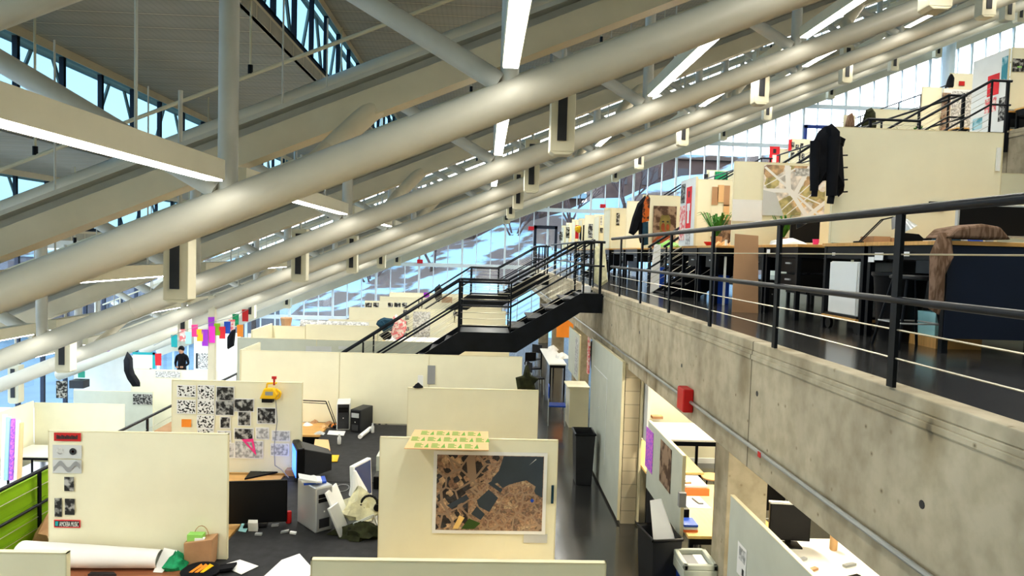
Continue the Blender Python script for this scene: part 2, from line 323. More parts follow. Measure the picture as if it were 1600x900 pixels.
for n, (x0, x1, z0, z1, mm) in enumerate(((2.42, 3.28, 3.25, 5.15, 'mullion_dark'), (15.1, 16.0, 6.4, 10.3, 'deepblue'))):
    o = MB().box(x0-.12, x0, YE-.12, YE-.01, z0, z1+.12).box(x1, x1+.12, YE-.12, YE-.01, z0, z1+.12).box(x0-.12, x1+.12, YE-.12, YE-.01, z1, z1+.15).build('door_%d' % (n+1), mm)
    struct(o); MB().poly([(x0, YE-.06, z0), (x1, YE-.06, z0), (x1, YE-.06, z1), (x0, YE-.06, z1)]).build('pane', 'glass_clear', o)
    MB().box(x1-.12, x1-.06, YE-.18, YE-.12, z0+.9, z0+1.2).build('handle', 'silver', o)
for x, z, w in ((-3.3, 3.55, .3), (2.2, 4.9, .18), (-3.5, 2.6, .2)):
    pass
for (x, z, n, l) in ((-3.0, 3.45, 'red', 'small red exit light on the glazed end wall above the main tray'), (2.15, 5.15, 'red', 'small red light beside the dark door frame at the end wall'), (5.5-.0, 6.3, 'red', 'red exit light on the end glazing above the upper tray')):
    tag(MB().box(x-.13, x+.13, YE-.2, YE-.03, z-.09, z+.09).build('exit_light', 'exit_glow', bevel=.02), l, 'exit light')

# ================================================================== TRUSSES
YK = [7.1+6.05*k for k in range(5)]
XN = [.2+2.75*n for n in range(-5, 9)]
tord = ['nearest to the eye', 'second from the front', 'third from the front', 'fourth from the front', 'furthest, by the end glazing']
def zc(X): return chord(X)
for k, y in enumerate(YK):
    t = thing('roof_truss', 'cream painted tubular roof truss with a fat round bottom chord, '+tord[k], 'roof truss', (0, y, zc(0)), 'roof trusses rising up the slope')
    MB().tube((-14.9, y, zc(-14.9)), (25.9, y, zc(25.9)), .185, 28).build('bottom_chord', 'steel_paint', t, smooth=True)
    MB().tube((-14.9, y, zc(-14.9)+2.72), (25.9, y, zc(25.9)+2.72), .16, 20).build('top_chord', 'steel_paint', t, smooth=True)
    for i, x in enumerate(XN):
        if x < -14 or x > 25: continue
        MB().tube((x, y, zc(x)+.1), (x, y, zc(x)+2.72), .095, 14).build('vertical', 'steel_cool', t, smooth=True)
        xp = x-2.75
        MB().tube((xp+.15, y, zc(xp)+2.72), (x-.1, y, zc(x)+.16), .105, 14).build('diagonal', 'steel_cool', t, smooth=True)
    # collars on the chord
    for x in (-11.5, -6.4, 5.1, 13.2): MB().tube((x, y, zc(x)), (x+.03, y, zc(x)+.013), .189, 28).build('weld_collar', 'steel_paint', t, smooth=True)
for k, y in enumerate(YK):
    y += .9
    t = thing('sloping_beam', 'cream flanged roof beam just behind the %s truss from the front' % ordn[k], 'roof beam', (0, y, zc(0)+.7), 'flanged beams running up the roof slope')
    MB().beam((-14.9, y, zc(-14.9)+.70), (25.9, y, zc(25.9)+.70), .3, .28).build('box_section', 'beam_paint', t)
    MB().beam((-14.9, y+.08, zc(-14.9)+.91), (25.9, y+.08, zc(25.9)+.91), .12, .16).build('web', 'steel_cool', t)
    MB().beam((-14.9, y, zc(-14.9)+1.01), (25.9, y, zc(25.9)+1.01), .34, .05).build('flange', 'steel_cool', t)
    n = -3
    while n < 6:
        x = -1.6+4.3*n
        if x > -14:
            g = MB(); P0 = V((x+.35, y-.02, zc(x+.35)+.66)); P1 = V((x-.1, y-.35, zc(x-.1)+.3)); P2 = V((x-.25, y-.8, zc(x-.25)+.05))
            g.tube(P0, P1, .12, 14, .11).tube(P1, P2, .11, 14, .11); g.build('bracket', 'beam_paint', t, smooth=True)
        n += 1
# air diffusers hung behind each truss
n = 0
for k, yk in enumerate(YK):
    y = yk+2.3
    if y > YE-1: y = 32.6
    for i in range(-3, 6):
        x = .98+4.97*i
        if x < -14 or x > 25: continue
        px = 757+1100*x/y
        if px > 1750 or px < -150: continue
        z0 = zc(x)-.55; z1 = z0+1.15
        t = thing('air_diffuser', 'x', 'air vent', (x, y, z0), 'cream box vents hanging under the roof beams')
        t['label'] = 'cream box air vent with dark slot, %s from the left, %s row' % (ordn[i+3], ordn[k])
        b = MB().box(x-.16, x+.16, y-.12, y+.14, z0+.04, z1).prism([(x-.16, y-.12, z0+.04), (x+.16, y-.12, z0+.04), (x+.1, y-.12, z0), (x-.1, y-.12, z0)], (0, .26, 0))
        b.build('casing', 'housing', t, bevel=.008)
        MB().box(x-.07, x+.05, y-.135, y-.121, z0+.18, z1-.1).build('slot', 'dark_grey', t)
        MB().tube((x, y, z1), (x, y, zc(x)+2.2), .03, 8).build('hanger', 'steel_cool', t); n += 1
# pendant light runs along every node line
LN = 0
bays = [(1.3, 6.8)]+[(YK[k]+.3, YK[k+1]-.3) for k in range(4)]
for i, x in enumerate(XN):
    z = zc(x)+.22
    for k, (y0, y1) in enumerate(bays):
        if x < -11.5: continue
        px0 = 757+1100*x/y1; px1 = 757+1100*x/y0; yy = 404-(z-EYE)/y1*1100
        if min(px0, px1) > 2300 or yy < -420: continue
        t = thing('pendant_light', 'long cream pendant light under the roof, %s run from the left, %s bay' % (ordn[i], ordn[k]), 'light fixture', (x, y0, z), 'linear pendant lights under the roof')
        MB().box(x-.08, x+.08, y0, y1, z+.012, z+.2).build('housing', 'housing', t)
        MB().box(x-.07, x+.07, y0+.04, y1-.04, z-.004, z+.0119).build('diffuser', 'white_emit', t)
        for q in (.28, .72): MB().tube((x, y0+(y1-y0)*q, z+.2), (x, y0+(y1-y0)*q, zc(x)+3.2), .012, 6).build('hanger_rod', 'steel_cool', t)
        l = bpy.data.lights.new('pendant_lamp', 'AREA'); l.shape = 'RECTANGLE'; l.size = .17; l.size_y = y1-y0-1.9; l.energy = 40 if x < 4 else 60; l.color = (1, .95, .83)
        o = bpy.data.objects.new('pendant_lamp', l); col.objects.link(o); o.location = (x, (y0+y1)/2, z-.012); LN += 1
print('LIGHTS', LN)
# sprinkler pipes up the slope with drop rods
for k, yk in enumerate([1.05]+YK[:4]):
    y = yk+2.9
    t = thing('sprinkler_pipe', 'thin grey sprinkler pipe up the roof slope, %s from the front' % ordn[k], 'pipe', (0, y, zc(0)+2.28), 'sprinkler pipes')
    MB().tube((-14.9, y, zc(-14.9)+2.28), (25.9, y, zc(25.9)+2.28), .028, 8).build('pipe', 'housing', t, smooth=True)
    for x in [-12+2.9*i for i in range(13)]:
        zd = zt(XC[max(0, min(10, int((x+15.1)//3.9)))])
        if zd-.4 > zc(x)+2.3:
            MB().tube((x, y, zc(x)+2.28), (x, y, zd), .016, 6).build('hanger_rod', 'housing', t)
        MB().tube((x, y, zc(x)+2.3), (x, y, zc(x)+2.42), .035, 8).build('sprinkler_head', 'black_steel', t)
# J shaped conduit drop near the second bay
for k, (x, y) in enumerate(((1.25, 8.9), (1.3, 15.0), (-4.0, 15.0), (5.6, 15.0))):
    z = zc(x)+1.15
    single('conduit_drop', 'metal_pipe', MB().path([(x, y, z+1.1), (x, y, z-.1), (x-.18, y, z-.2), (x-.38, y, z-.12), (x-.38, y, z+.25)], .035, 8),
           ['thin J-shaped pipe drop above the nearest fat roof tube', 'J-shaped pipe drop in the second roof bay near the middle', 'J-shaped pipe drop in the second roof bay on the low side', 'J-shaped pipe drop in the second roof bay on the high side'][k], 'pipe')
# conduit and red box on the concrete edge beam
single('wall_conduit', 'metal_pipe', MB().path([(2.14, .5, 2.53), (2.14, YE-1, 2.53)], .017, 10), 'grey metal conduit running along the concrete edge beam of the upper tray', 'pipe')
single('alarm_box', 'red', MB().box(2.06, 2.17, 7.02, 7.25, 2.42, 2.66), 'red fire alarm box on the conduit of the concrete edge beam', 'alarm box', bevel=.015)
single('wall_tag', 'red', MB().box(2.115, 2.12, 5.15, 5.2, 2.51, 2.55), 'tiny red tag on the conduit of the concrete edge beam', 'tag')

# ================================================================== RAILINGS
def railing(X, z, segs, label, n0, cables=True, step=1.47, H=.93, start=None, mid=True):
    t = thing('guard_railing', label, 'railing', (X, segs[0][0], z))
    for (a, b) in segs:
        MB().tube((X, a, z+H), (X, b, z+H), .024, 12).build('top_rail', 'rail_steel', t, smooth=True)
        if mid: MB().tube((X, a, z+.46), (X, b, z+.46), .02, 10).build('mid_rail', 'rail_steel', t, smooth=True)
        y = start if start is not None else a
        c = MB()
        while y <= b+.01:
            if y >= a: MB().box(X-.011, X+.011, y-.028, y+.028, z, z+H-.01).build('post', 'black_steel', t)
            y += step
        if cables:
            for h in (.155, .305, .7): c.tube((X, a, z+h), (X, b, z+h), .005, 6)
            c.build('cable', 'cable_steel', t)
        start = None
    return t
# upper tray: posts from 3.61 every 1.52 m
railing(2.17, 3.35, [(-.9, 11.95), (13.9, 22.9), (24.8, YE)], 'black steel railing with thin cables along the concrete edge of the upper tray', 0, start=-.9+.0, step=1.505)
railing(9.5, 6.5, [(2, 11.95), (13.9, 22.9), (24.8, YE)], 'black steel railing along the edge of the high tray on the right', 0)
railing(-5.7, .08, [(2, YE)], 'black steel railing along the low edge of the main tray, on the left', 0, H=.9, start=1.9)
railing(16.8, 9.68, [(8, YE)], 'black steel railing of the topmost tray in the far right corner', 0)

# ================================================================== STAIRS between the trays
def staircase(dx, y0, dz, label):
    y1 = y0+1.2
    t = thing('staircase', label, 'stairs', (2.1+dx, y0, 3.25+dz), 'black steel stairs between the trays')
    def p(x, y, z): return V((x+dx, y, z+dz))
    L1, L2, ZL = .5, -.42, 2.52      # landing ends and level
    run = .667
    XB = L2-(ZL-.0)/run
    for y in (y0, y1):
        MB().prism([p(2.15, y-.03, 3.3), p(1.75, y-.03, 3.3), p(L1, y-.03, ZL+.03), p(L2, y-.03, ZL+.03), p(XB, y-.03, .0), p(XB+.55, y-.03, .0), p(L2+.12, y-.03, ZL-.32), p(L1+.12, y-.03, ZL-.32), p(1.75, y-.03, 2.95), p(2.15, y-.03, 2.95)][::-1], (0, .06, 0)).build('stringer', 'black_steel', t)
    MB().box(L2+dx, L1+dx, y0, y1, ZL-.05+dz, ZL+dz).build('landing', 'black_steel', t)
    MB().box(1.75+dx, 2.17+dx, y0, y1, 3.25-.05+dz, 3.27+dz).build('landing', 'black_steel', t)
    for i in range(4):
        x = L1+(1.75-L1)*(i+.5)/4.; z = ZL+(3.25-ZL)*(i+.7)/4.
        MB().box(x-.15+dx, x+.15+dx, y0, y1, z-.03+dz, z+dz).build('tread', 'dark_grey', t)
    for i in range(14):
        x = L2-(i+.5)*.27; z = ZL-(i+1)*.18
        if z > .05: MB().box(x-.14+dx, x+.14+dx, y0, y1, z-.03+dz, z+dz).build('tread', 'dark_grey', t)
    for s, y in enumerate((y0, y1)):
        for h, r in ((.93, .024), (.5, .018)):
            if h == .93:
                pts = [p(2.17, y, 3.3+h), p(1.8, y, 3.3+h), p(L1-.02, y, ZL+h), p(L2-.04, y, ZL+h), p(XB+.1, y, .1+h)]
            else: pts = [p(2.17, y, 3.3+h), p(1.8, y, 3.3+h), p(L1, y, ZL+h), p(L2, y, ZL+h), p(XB+.1, y, .1+h)]
            MB().path(pts, r, 10).build('handrail', 'rail_steel', t, smooth=True)
        c = MB()
        for h in (.15, .27, .38, .62, .74, .84): c.path([p(1.8, y, 3.27+h), p(L1, y, ZL+h), p(L2, y, ZL+h), p(XB+.1, y, .1+h)], .004, 5)
        c.build('cable', 'cable_steel', t)
        for x, z in ((2.1, 3.3), (1.8, 3.3), (L1, ZL), (L2, ZL), (L2-1.7, ZL-1.7*run), (XB+.15, .1)):
            w = .045 if x in (2.1, L2) else .028
            MB().box(x-w/2+dx, x+w/2+dx, y-w/2, y+w/2, z-.05+dz, z+.93+dz).build('post', 'black_steel', t)
    return t
staircase(0, 12.62, 0, 'black steel staircase with a mid landing, nearer flight down to the main tray')
staircase(0, 23.3, 0, 'black steel staircase with a mid landing at the far end of the main tray')
staircase(7.33, 12.62, 3.15, 'black steel staircase from the upper tray to the high tray on the right')
staircase(7.33, 23.3, 3.15, 'distant black steel staircase up to the high tray')

# ================================================================== OUTSIDE
struct(MB().box(-160, 160, YE+.5, 260, -4.2, -4).build('ground_outside', 'asphalt'))
struct(MB().box(-60, -15.3, -30, YE+.5, -4.2, -4).build('ground_beside', 'snow'))
g = MB(); nx, ny = 24, 5
def hz(x, y): return -4+max(0, (y-40)/22)*(6.6+.31*(x+10))*1.0+.35*math.sin(x*.9+y*.3)
idx = []
for j in range(ny):
    for i in range(nx): g.v.append(V((-14+i*2.6, 40+j*5.5, max(-3.9, hz(-14+i*2.6, 40+j*5.5)))))
for j in range(ny-1):
    for i in range(nx-1): a = j*nx+i; g.f.append([a, a+1, a+nx+1, a+nx]); g.m.append(0)
struct(g.build('terrain_snow_bank', 'bank', smooth=True))
def building(name, label, x0, x1, y0, y1, z0, z1, m, rows, cols_):
    t = thing(name, label, 'building', (x0, y0, z0))
    MB().box(x0, x1, y0, y1, z0, z1).build('wall', m, t)
    MB().box(x0-.4, x1+.4, y0-.4, y1+.4, z1, z1+.5).build('roof', 'bank', t)
    for r in range(rows):
        for c in range(cols_):
            cx = x0+(x1-x0)*(c+.5)/cols_; cz = z0+(z1-z0)*(r+.6)/rows
            MB().box(cx-.8, cx+.8, y0-.08, y0-.01, cz-.9, cz+.9).build('window', 'glass_far', t)
building('brick_building', 'brown brick building with a snow-covered roof across the street', -9, 9, 66, 76, -4, 9.2, 'brick_far', 3, 6)
building('brick_building', 'taller brown brick building behind the snow bank', 12, 34, 72, 84, -4, 14, 'brick_far', 4, 7)
building('street_building', 'low grey building with snowy roof beyond the lower tray glazing', -42, -20, 58, 70, -4, 2.5, 'roof_far', 2, 7)
def tree(x, y, z0, h, seed, label):
    rr = random.Random(seed); t = thing('bare_tree', label, 'tree', (x, y, z0), 'bare winter trees outside the glazing')
    MB().tube((x, y, z0), (x+rr.uniform(-.3, .3), y, z0+h*.5), .22, 8, .14).build('trunk', 'bark', t)
    b = MB()
    def br(p, d, L, r, k):
        q = p+d*L; b.tube(p, q, r, 5, r*.6)
        if k:
            for _ in range(3): br(q, (d+V((rr.uniform(-.8, .8), rr.uniform(-.8, .8), rr.uniform(-.1, .6)))).normalized(), L*.72, r*.6, k-1)
    for _ in range(4): br(V((x, y, z0+h*.42)), V((rr.uniform(-.7, .7), rr.uniform(-.5, .5), 1)).normalized(), h*.2, .11, 4)
    b.build('branches', 'twigs', t)
tl = ['beyond the main tray glazing', 'behind the snow bank', 'in front of the brick building', 'near the street', 'by the low grey building', 'beyond the upper tray glazing', 'at the foot of the bank', 'near the corner of the brick building', 'on top of the snow bank']
for i, (x, y, z0, h) in enumerate(((-4, 56, -1, 8), (2.5, 60, 1, 9), (-9, 57, -3, 8), (7, 58, 3, 8), (-16, 50, -4, 7), (12, 60, 4, 9), (-1, 63, 2, 8), (-12, 62, -3, 9), (5, 63, 3, 9))):
    tree(x, y, z0, h, i+3, 'bare brown winter tree outside '+tl[i])
def car(x, y, mc, label):
    t = thing('parked_car', label, 'car', (x, y, -4), 'cars parked outside')
    MB().prism([(x-2.1, y, -3.7), (x+2.1, y, -3.7), (x+2.1, y, -3.15), (x+1.2, y, -3.05), (x+.7, y, -2.6), (x-1., y, -2.6), (x-1.6, y, -3.05), (x-2.1, y, -3.15)][::-1], (0, 1.7, 0)).build('body', mc, t, bevel=.08)
    MB().prism([(x-1.35, y-.02, -3.05), (x+1.05, y-.02, -3.05), (x+.62, y-.02, -2.68), (x-.95, y-.02, -2.68)][::-1], (0, .04, 0)).build('window', 'glass_far', t)
    for dx in (-1.3, 1.3): MB().tube((x+dx, y-.05, -3.68), (x+dx, y+.2, -3.68), .32, 14).build('wheel', 'black_plastic', t)
car(-15, 44, 'silver', 'silver car parked outside the lower glazing'); car(-10, 46, 'green', 'dark green car parked outside the lower glazing')
# ================================================================== PANELS, TABLES AND SHEETS
def panel(x0, x1, y, z0, z1, label, m='panel_cream', group=None, feet=False):
    t = thing('pinup_panel', label, 'partition panel', ((x0+x1)/2, y, z0), group)
    MB().box(x0, x1, y, y+.035, z0, z1-.008).build('board', m, t, bevel=.003)
    MB().box(x0-.006, x0, y-.002, y+.037, z0, z1).box(x1, x1+.006, y-.002, y+.037, z0, z1).box(x0-.006, x1+.006, y-.002, y+.037, z1-.008, z1).build('edge_strip', 'panel_edge', t)
    return t
def panel_y(x, y0, y1, z0, z1, label, m='panel_cream', group=None):   # panel standing along the hall
    t = thing('pinup_panel', label, 'partition panel', (x, (y0+y1)/2, z0), group)
    MB().box(x, x+.035, y0, y1, z0, z1-.008).build('board', m, t, bevel=.003)
    MB().box(x-.002, x+.037, y0-.008, y0, z0, z1).box(x-.002, x+.037, y0, y1, z1-.008, z1).build('edge_strip', 'panel_edge', t)
    return t
def table(x0, x1, y0, y1, z, m, label, group=None, drawer=False, base=0.):
    t = thing('drafting_table', label, 'table', ((x0+x1)/2, (y0+y1)/2, base), group)
    MB().box(x0, x1, y0, y1, z-.035, z).build('top', m, t, bevel=.004)
    for ya in (y0+.05, y1-.08): MB().box(x0+.04, x1-.04, ya, ya+.03, z-.12, z-.036).build('apron', 'black_steel', t)
    for x in (x0+.05, x1-.05):
        for y in (y0+.06, y1-.06): MB().box(x-.022, x+.022, y-.022, y+.022, base, z-.035).build('leg', 'black_steel', t)
    if drawer:
        d = MB().box(x0+.08, x0+.55, y0+.03, y1-.1, z-.34, z-.125).build('drawer', 'black_plastic', t)
        MB().box(x0+.25, x0+.38, y0+.02, y0+.03, z-.24, z-.22).build('handle', 'silver', d)
    return t
def sheet(Y, x0, y0, x1, y1, m, label, name='printed_sheet', cat='print', margin=0, off=.006, group=None, lift=0, extra=None):
    a = PY(x0, y1, Y); b = PY(x1, y1, Y); c = PY(x1, y0, Y); d = PY(x0, y0, Y); yy = Y-off
    X0, X1 = (a.x+d.x)/2, (b.x+c.x)/2; Z0, Z1 = (a.z+b.z)/2, (c.z+d.z)/2
    mb = MB(); mats = []
    if margin:
        mats.append('paper'); mb.box(X0-margin, X1+margin, yy, yy+.003, Z0-margin, Z1+margin)
    mats.append(m); mb.mat(len(mats)-1).box(X0, X1, yy-.002, yy+.001, Z0, Z1)
    if extra:
        for qi, (mm, pts) in enumerate(extra):
            if mm not in mats: mats.append(mm)
            mb.mat(mats.index(mm)); mb.poly([(X0+(X1-X0)*u, yy-.003-.0005*qi, Z0+(Z1-Z0)*v) for u, v in pts])
    return tag(mb.build(name, mats, ), label, cat, group)
def sheetx(X, y0, y1, z0, z1, m, label, name='printed_sheet', cat='print', extra=None, group=None):
    mb = MB(); mats = [m]; mb.box(X-.006, X-.003, y0, y1, z0, z1)
    for mm, (a, b, c, d) in extra or []:
        if mm not in mats: mats.append(mm)
        mb.mat(mats.index(mm)).box(X-.008, X-.0061, y0+(y1-y0)*a, y0+(y1-y0)*b, z0+(z1-z0)*c, z0+(z1-z0)*d)
    return tag(mb.build(name, mats), label, cat, group)
def words(txt, X0, X1, z, Y, h, m, parent):
    c = bpy.data.curves.new('lettering', 'FONT'); c.body = txt; c.size = h*1.35; c.extrude = .0006; c.align_x = 'CENTER'; c.align_y = 'CENTER'; c.materials.append(MT[m])
    o = bpy.data.objects.new('lettering', c); col.objects.link(o); o.rotation_euler = (math.pi/2, 0, 0)
    o.location = V(((X0+X1)/2, Y, z))-wloc(parent); o.parent = parent
    bpy.context.view_layer.update(); w = o.dimensions.x
    k = min(1, (X1-X0)*.94/w); me = bpy.data.meshes.new_from_object(o); lo = o.location.copy(); bpy.data.objects.remove(o)
    for v in me.vertices: v.co = (v.co.x*k, -v.co.z, v.co.y)
    o = bpy.data.objects.new('lettering', me); col.objects.link(o); o.location = lo; o.parent = parent
    return o
PZ0, PZ1 = .9, 2.15
# ---- main tray pods
panel(-.97, .78, 4.12, PZ0, PZ1, 'cream pin-up panel in the closest row, only its top edge showing')
panel(-4.2, -2.42, 4.17, PZ0, PZ1, 'cream pin-up panel corner at the bottom left, in front of the paper roll')
panel(-4.15, -2.45, 6.88, PZ0, PZ1, 'cream pin-up panel with stickers down its left side and a white paper roll below')
panel(-.97, .78, 6.88, PZ0, PZ1, 'cream pin-up panel carrying the large aerial photograph')
panel(-4.15, -2.42, 9.57, PZ0, PZ1, 'cream pin-up panel covered in black and white prints with a yellow lamp')
panel(-.97, .78, 9.4, PZ0, PZ1, 'bare cream pin-up panel directly behind the aerial photograph panel')
panel(-4.2, -2.5, 12.42, PZ0, PZ1, 'cream panel behind the silver and dark computer towers, left of them')
panel(-2.49, -.93, 12.42, PZ0, PZ1, 'cream panel directly behind the two computer towers')
panel(-.92, .72, 12.42, PZ0, PZ1, 'cream panel with a grey tape patch at its left edge, below the black stairs')
panel_y(-4.24, 12.46, 13.5, PZ0, PZ1, 'short cream side panel closing the end of the desk row behind the prints')
panel(-4.85, -3.3, 14.12, PZ0, PZ1, 'grey panel with a taped notice, behind the long cream row', 'panel_grey')
panel(-3.29, -1.0, 14.12, PZ0, PZ1, 'grey panel beside the stair foot, behind the long cream row', 'panel_grey')
panel(-4.18, -2.5, 16.8, PZ0, PZ1, 'cream panel in the fifth row, in front of the animal-print roll')
panel_y(-5.0, 15.4, 16.8, PZ0, PZ1, 'cream side panel running back from the grey row')
panel(-5.0, -4.2, 16.8, PZ0, PZ1-.05, 'narrow grey-cream panel left of the fifth row panel', 'panel_cream')
panel(-.9, .7, 17.9, PZ0, PZ1, 'cream panel with a whitish poster behind the stair handrail')
panel(-2.4, -.98, 19.35, PZ0, PZ1, 'cream panel with a column of dark snapshots, behind the pink cloth')
panel(-4.2, -2.42, 19.35, PZ0, PZ1-.12, 'cream panel with a row of small photographs seen past the animal-print roll')
panel(-4.15, -2.44, 22.0, PZ0, PZ1, 'cream panel in the seventh row with photographs along its top')
panel(-2.43, -.9, 22.0, PZ0, PZ1, 'cream panel in the seventh row, centre, behind the stairs')
panel(-.85, .72, 22.0, PZ0, PZ1, 'cream panel in the seventh row under the near stair landing')
panel(-4.15, -2.5, 24.9, PZ0, PZ1, 'plain cream panel in the eighth row')
panel(-2.45, -.9, 24.9, PZ0, PZ1, 'cream panel with a violet patch in the eighth row')
panel(-4.0, -2.3, 27.4, PZ0, PZ1, 'plain cream panel in the ninth row, left')
panel(-2.25, -.9, 27.4, PZ0, PZ1, 'cream panel in the ninth row beside the brown board')
panel(-4.0, -.4, 30.2, PZ0, PZ1, 'long cream panel in the last row before the end glazing')
panel(-.85, .72, 27.4, PZ0, PZ1, 'cream panel in the ninth row under the far stairs')
PODS = [(4.12, 'closest'), (6.88, 'second'), (9.5, 'third'), (12.42, 'fourth'), (16.8, 'fifth'), (22.0, 'seventh'), (27.4, 'ninth')]
for i, (y, w) in enumerate(PODS):
    table(-4.2, -2.62, y-.86, y-.02, .9, 'wood_red' if i == 1 else 'wood_top', ('reddish-brown' if i == 1 else 'orange-brown')+' table in front of the left panel of the %s row' % w)
    if w == 'fourth': continue
    table(-4.2, -2.62, y+.06, y+.9, .9, 'wood_top', 'orange-brown table behind the left panel of the %s row' % w)
    table(-.98, .8, y-.86, y-.02, .9, 'wood_pale', 'pale wood table in front of the right panel of the %s row' % w)
    table(-.98, .8, y+.06, y+.9, .9, 'wood_pale', 'pale wood table behind the right panel of the %s row' % w)
for y0, y1, w in ((4.3, 6.35, 'closest to the eye'), (6.37, 9.25, 'carrying the computers'), (9.27, 12.36, 'below the two computer towers')):
    table(-2.6, -1.0, y0, y1, .895, 'charcoal_top', 'charcoal topped table in the middle of the desk rows, '+w)

# ---- prints on the near left panel
Y = 6.876
s = sheet(Y, 85, 676, 127, 689, 'red', 'bright red sticker with black lettering at the top of the left panel', 'sticker', 'sticker')
s2 = sheet(Y, 83, 695, 128, 716, 'paper_grey', 'white card with two small round emblems on the left panel', 'printed_card', 'card')
a = PY(95, 704, Y); b = PY(115, 705, Y)
MB().lathe([(.03, 0), (.03, .002)], (0, 0, 0), 8)
def ring(c, r0, r1, m, par, name='emblem', n=16):
    mb = MB()
    for i in range(n):
        t0, t1 = 2*math.pi*i/n, 2*math.pi*(i+1)/n
        mb.poly([(c.x+r*math.cos(t), c.y-.013, c.z+r*math.sin(t)) for r, t in ((r0, t0), (r1, t0), (r1, t1), (r0, t1))])
    return mb.build(name, m, par)
ring(a, .022, .034, 'bw_light', s2); ring(b, .001, .034, 'dark_grey', s2); ring(b, .001, .012, 'red', s2)
s3 = sheet(Y, 83, 718, 128, 739, 'paper_grey', 'white card with a grey folded ribbon drawing on the left panel', 'printed_card', 'card',
      extra=[('grey_plastic', [(u0, .5-.24*math.cos(u0*11.4)-.17), (u0+.049, .5-.24*math.cos((u0+.049)*11.4)-.17), (u0+.049, .5-.24*math.cos((u0+.049)*11.4)+.19), (u0, .5-.24*math.cos(u0*11.4)+.19)]) for u0 in [.03+.049*q for q in range(19)]])
sheet(Y, 101, 745, 116, 767, 'bw_photo', 'small dark photograph below the ribbon drawing', 'photograph', 'photo')
sheet(Y, 86, 778, 97, 807, 'bw_photo', 'narrow black and white photo strip on the left panel', 'photograph', 'photo')
sheet(Y, 102, 779, 117, 804, 'bw_photo', 'black and white portrait-shaped photo beside the narrow strip', 'photograph', 'photo')
s4 = sheet(Y, 85, 812, 126, 824, 'red_print', 'red bumper sticker with white lettering low on the left panel', 'sticker', 'sticker',
      extra=[('dark_grey', [(.03, .12), (.97, .12), (.97, .88), (.03, .88)]), ('teal', [(.05, .25), (.15, .2), (.17, .8), (.06, .8)])])
bpy.context.view_layer.update()
a, b = PY(93, 818, Y), PY(125, 818, Y); words('AMOEBA MUSIC', a.x, b.x, a.z-.003, Y-.0115, .05, 'paper', s4)
a, b = PY(86, 682, Y), PY(126, 683, Y); words('THIS IS A STICKER', a.x, b.x, a.z, Y-.0115, .045, 'dark_grey', s) if 0 else None
mb = MB()
for i in range(13):
    x = a.x+.02+(PY(126, 683, Y).x-a.x-.04)*i/13+0; mb.box(x, x+.012, Y-.0115, Y-.0105, a.z-.02, a.z+.02-(i % 3)*.006)
a = PY(86, 682, Y)
mb.build('lettering', 'dark_grey', s)
# ---- aerial photograph
water = [(.62, .995), (.995, .995), (.995, .45), (.93, .50), (.9, .6), (.8, .66), (.68, .62), (.62, .57), (.57, .64), (.5, .6), (.52, .7), (.58, .8)]
ex = [('aerial_dark', [(0, 1), (.6, 1), (.52, .82), (.44, .66), (.27, .52), (0, .36)]), ('aerial_dark', [(0, .36), (.27, .52), (.3, .34), (.3, .06), (.02, .02), (0, .0)]),
      ('water', water), ('water', [(.48, .63), (.51, .66), (.62, .55), (.6, .51)]), ('water', [(.38, .4), (.49, .55), (.58, .44), (.5, .25), (.4, .32)]), ('water', [(.33, .22), (.38, .32), (.46, .22), (.42, .14)]),
      ('water', [(.1, .33), (.28, .48), (.31, .42), (.14, .29)]), ('grass_patch', [(.24, .02), (.31, .16), (.42, .1), (.36, .02)]), ('aerial_tan', [(.66, .5), (.72, .64), (.84, .68), (.93, .6), (.9, .45), (.8, .38)]), ('wood_pale', [(.16, .02), (.22, .2), (.27, .17), (.21, .02)]),
      ('paper_grey', [(.86, .88), (.93, .96), (.925, .97)]), ('blue', [(.88, .41), (.9, .44), (.92, .41), (.9, .38)])]
sheet(Y, 682, 711, 848, 828, 'aerial_tan', 'large aerial photograph of a harbour city with white margins', 'aerial_photograph', 'photo', margin=.035, extra=ex, off=.014)
sheet(Y, 818, 834, 855, 848, 'paper_grey', 'small white slip below the aerial photograph', 'note', 'paper', off=.005)
b = PY(863, 772, Y); single('pen_holder', 'navy', MB().box(b.x-.012, b.x+.012, Y-.02, Y, b.z-.09, b.z+.09), 'slim dark clip at the right edge of the aerial photograph panel', 'clip')
# peach sheet printed with green lettering laid over the tops of two panels
q = [PZ(640, 704, 2.165), PZ(771, 706, 2.165), PZ(769, 678, 2.165), PZ(648, 675, 2.165)]
q = [V((-.69, 6.46, 2.155)), V((.09, 6.45, 2.155)), V((.09, 7.12, 2.155)), V((-.66, 7.14, 2.155))]
t = thing('packing_board', 'peach coloured board printed with green recycling marks lying across the panel top', 'board', (q[0]))
MB().prism(q, (0, 0, .008)).build('sheet', 'peach', t)
mb = MB()
for r in range(3):
    for c in range(5 if r % 2 else 4):
        u = (c+.5+(0 if r % 2 else .4))/5; v = (r+.5)/3; o = q[0]+(q[1]-q[0])*u+(q[3]-q[0])*v+V((0, 0, .0085))
        for k in range(4): mb.box(o.x-.06, o.x+.02-.02*(k % 2), o.y-.08+.04*k, o.y-.055+.04*k, o.z, o.z+.0006)
        mb.prism([(o.x+.03, o.y-.08, o.z), (o.x+.075, o.y-.08, o.z), (o.x+.06, o.y+.07, o.z)], (0, 0, .0006))
mb.build('lettering', 'green_print', t)['kind'] = 'stuff'
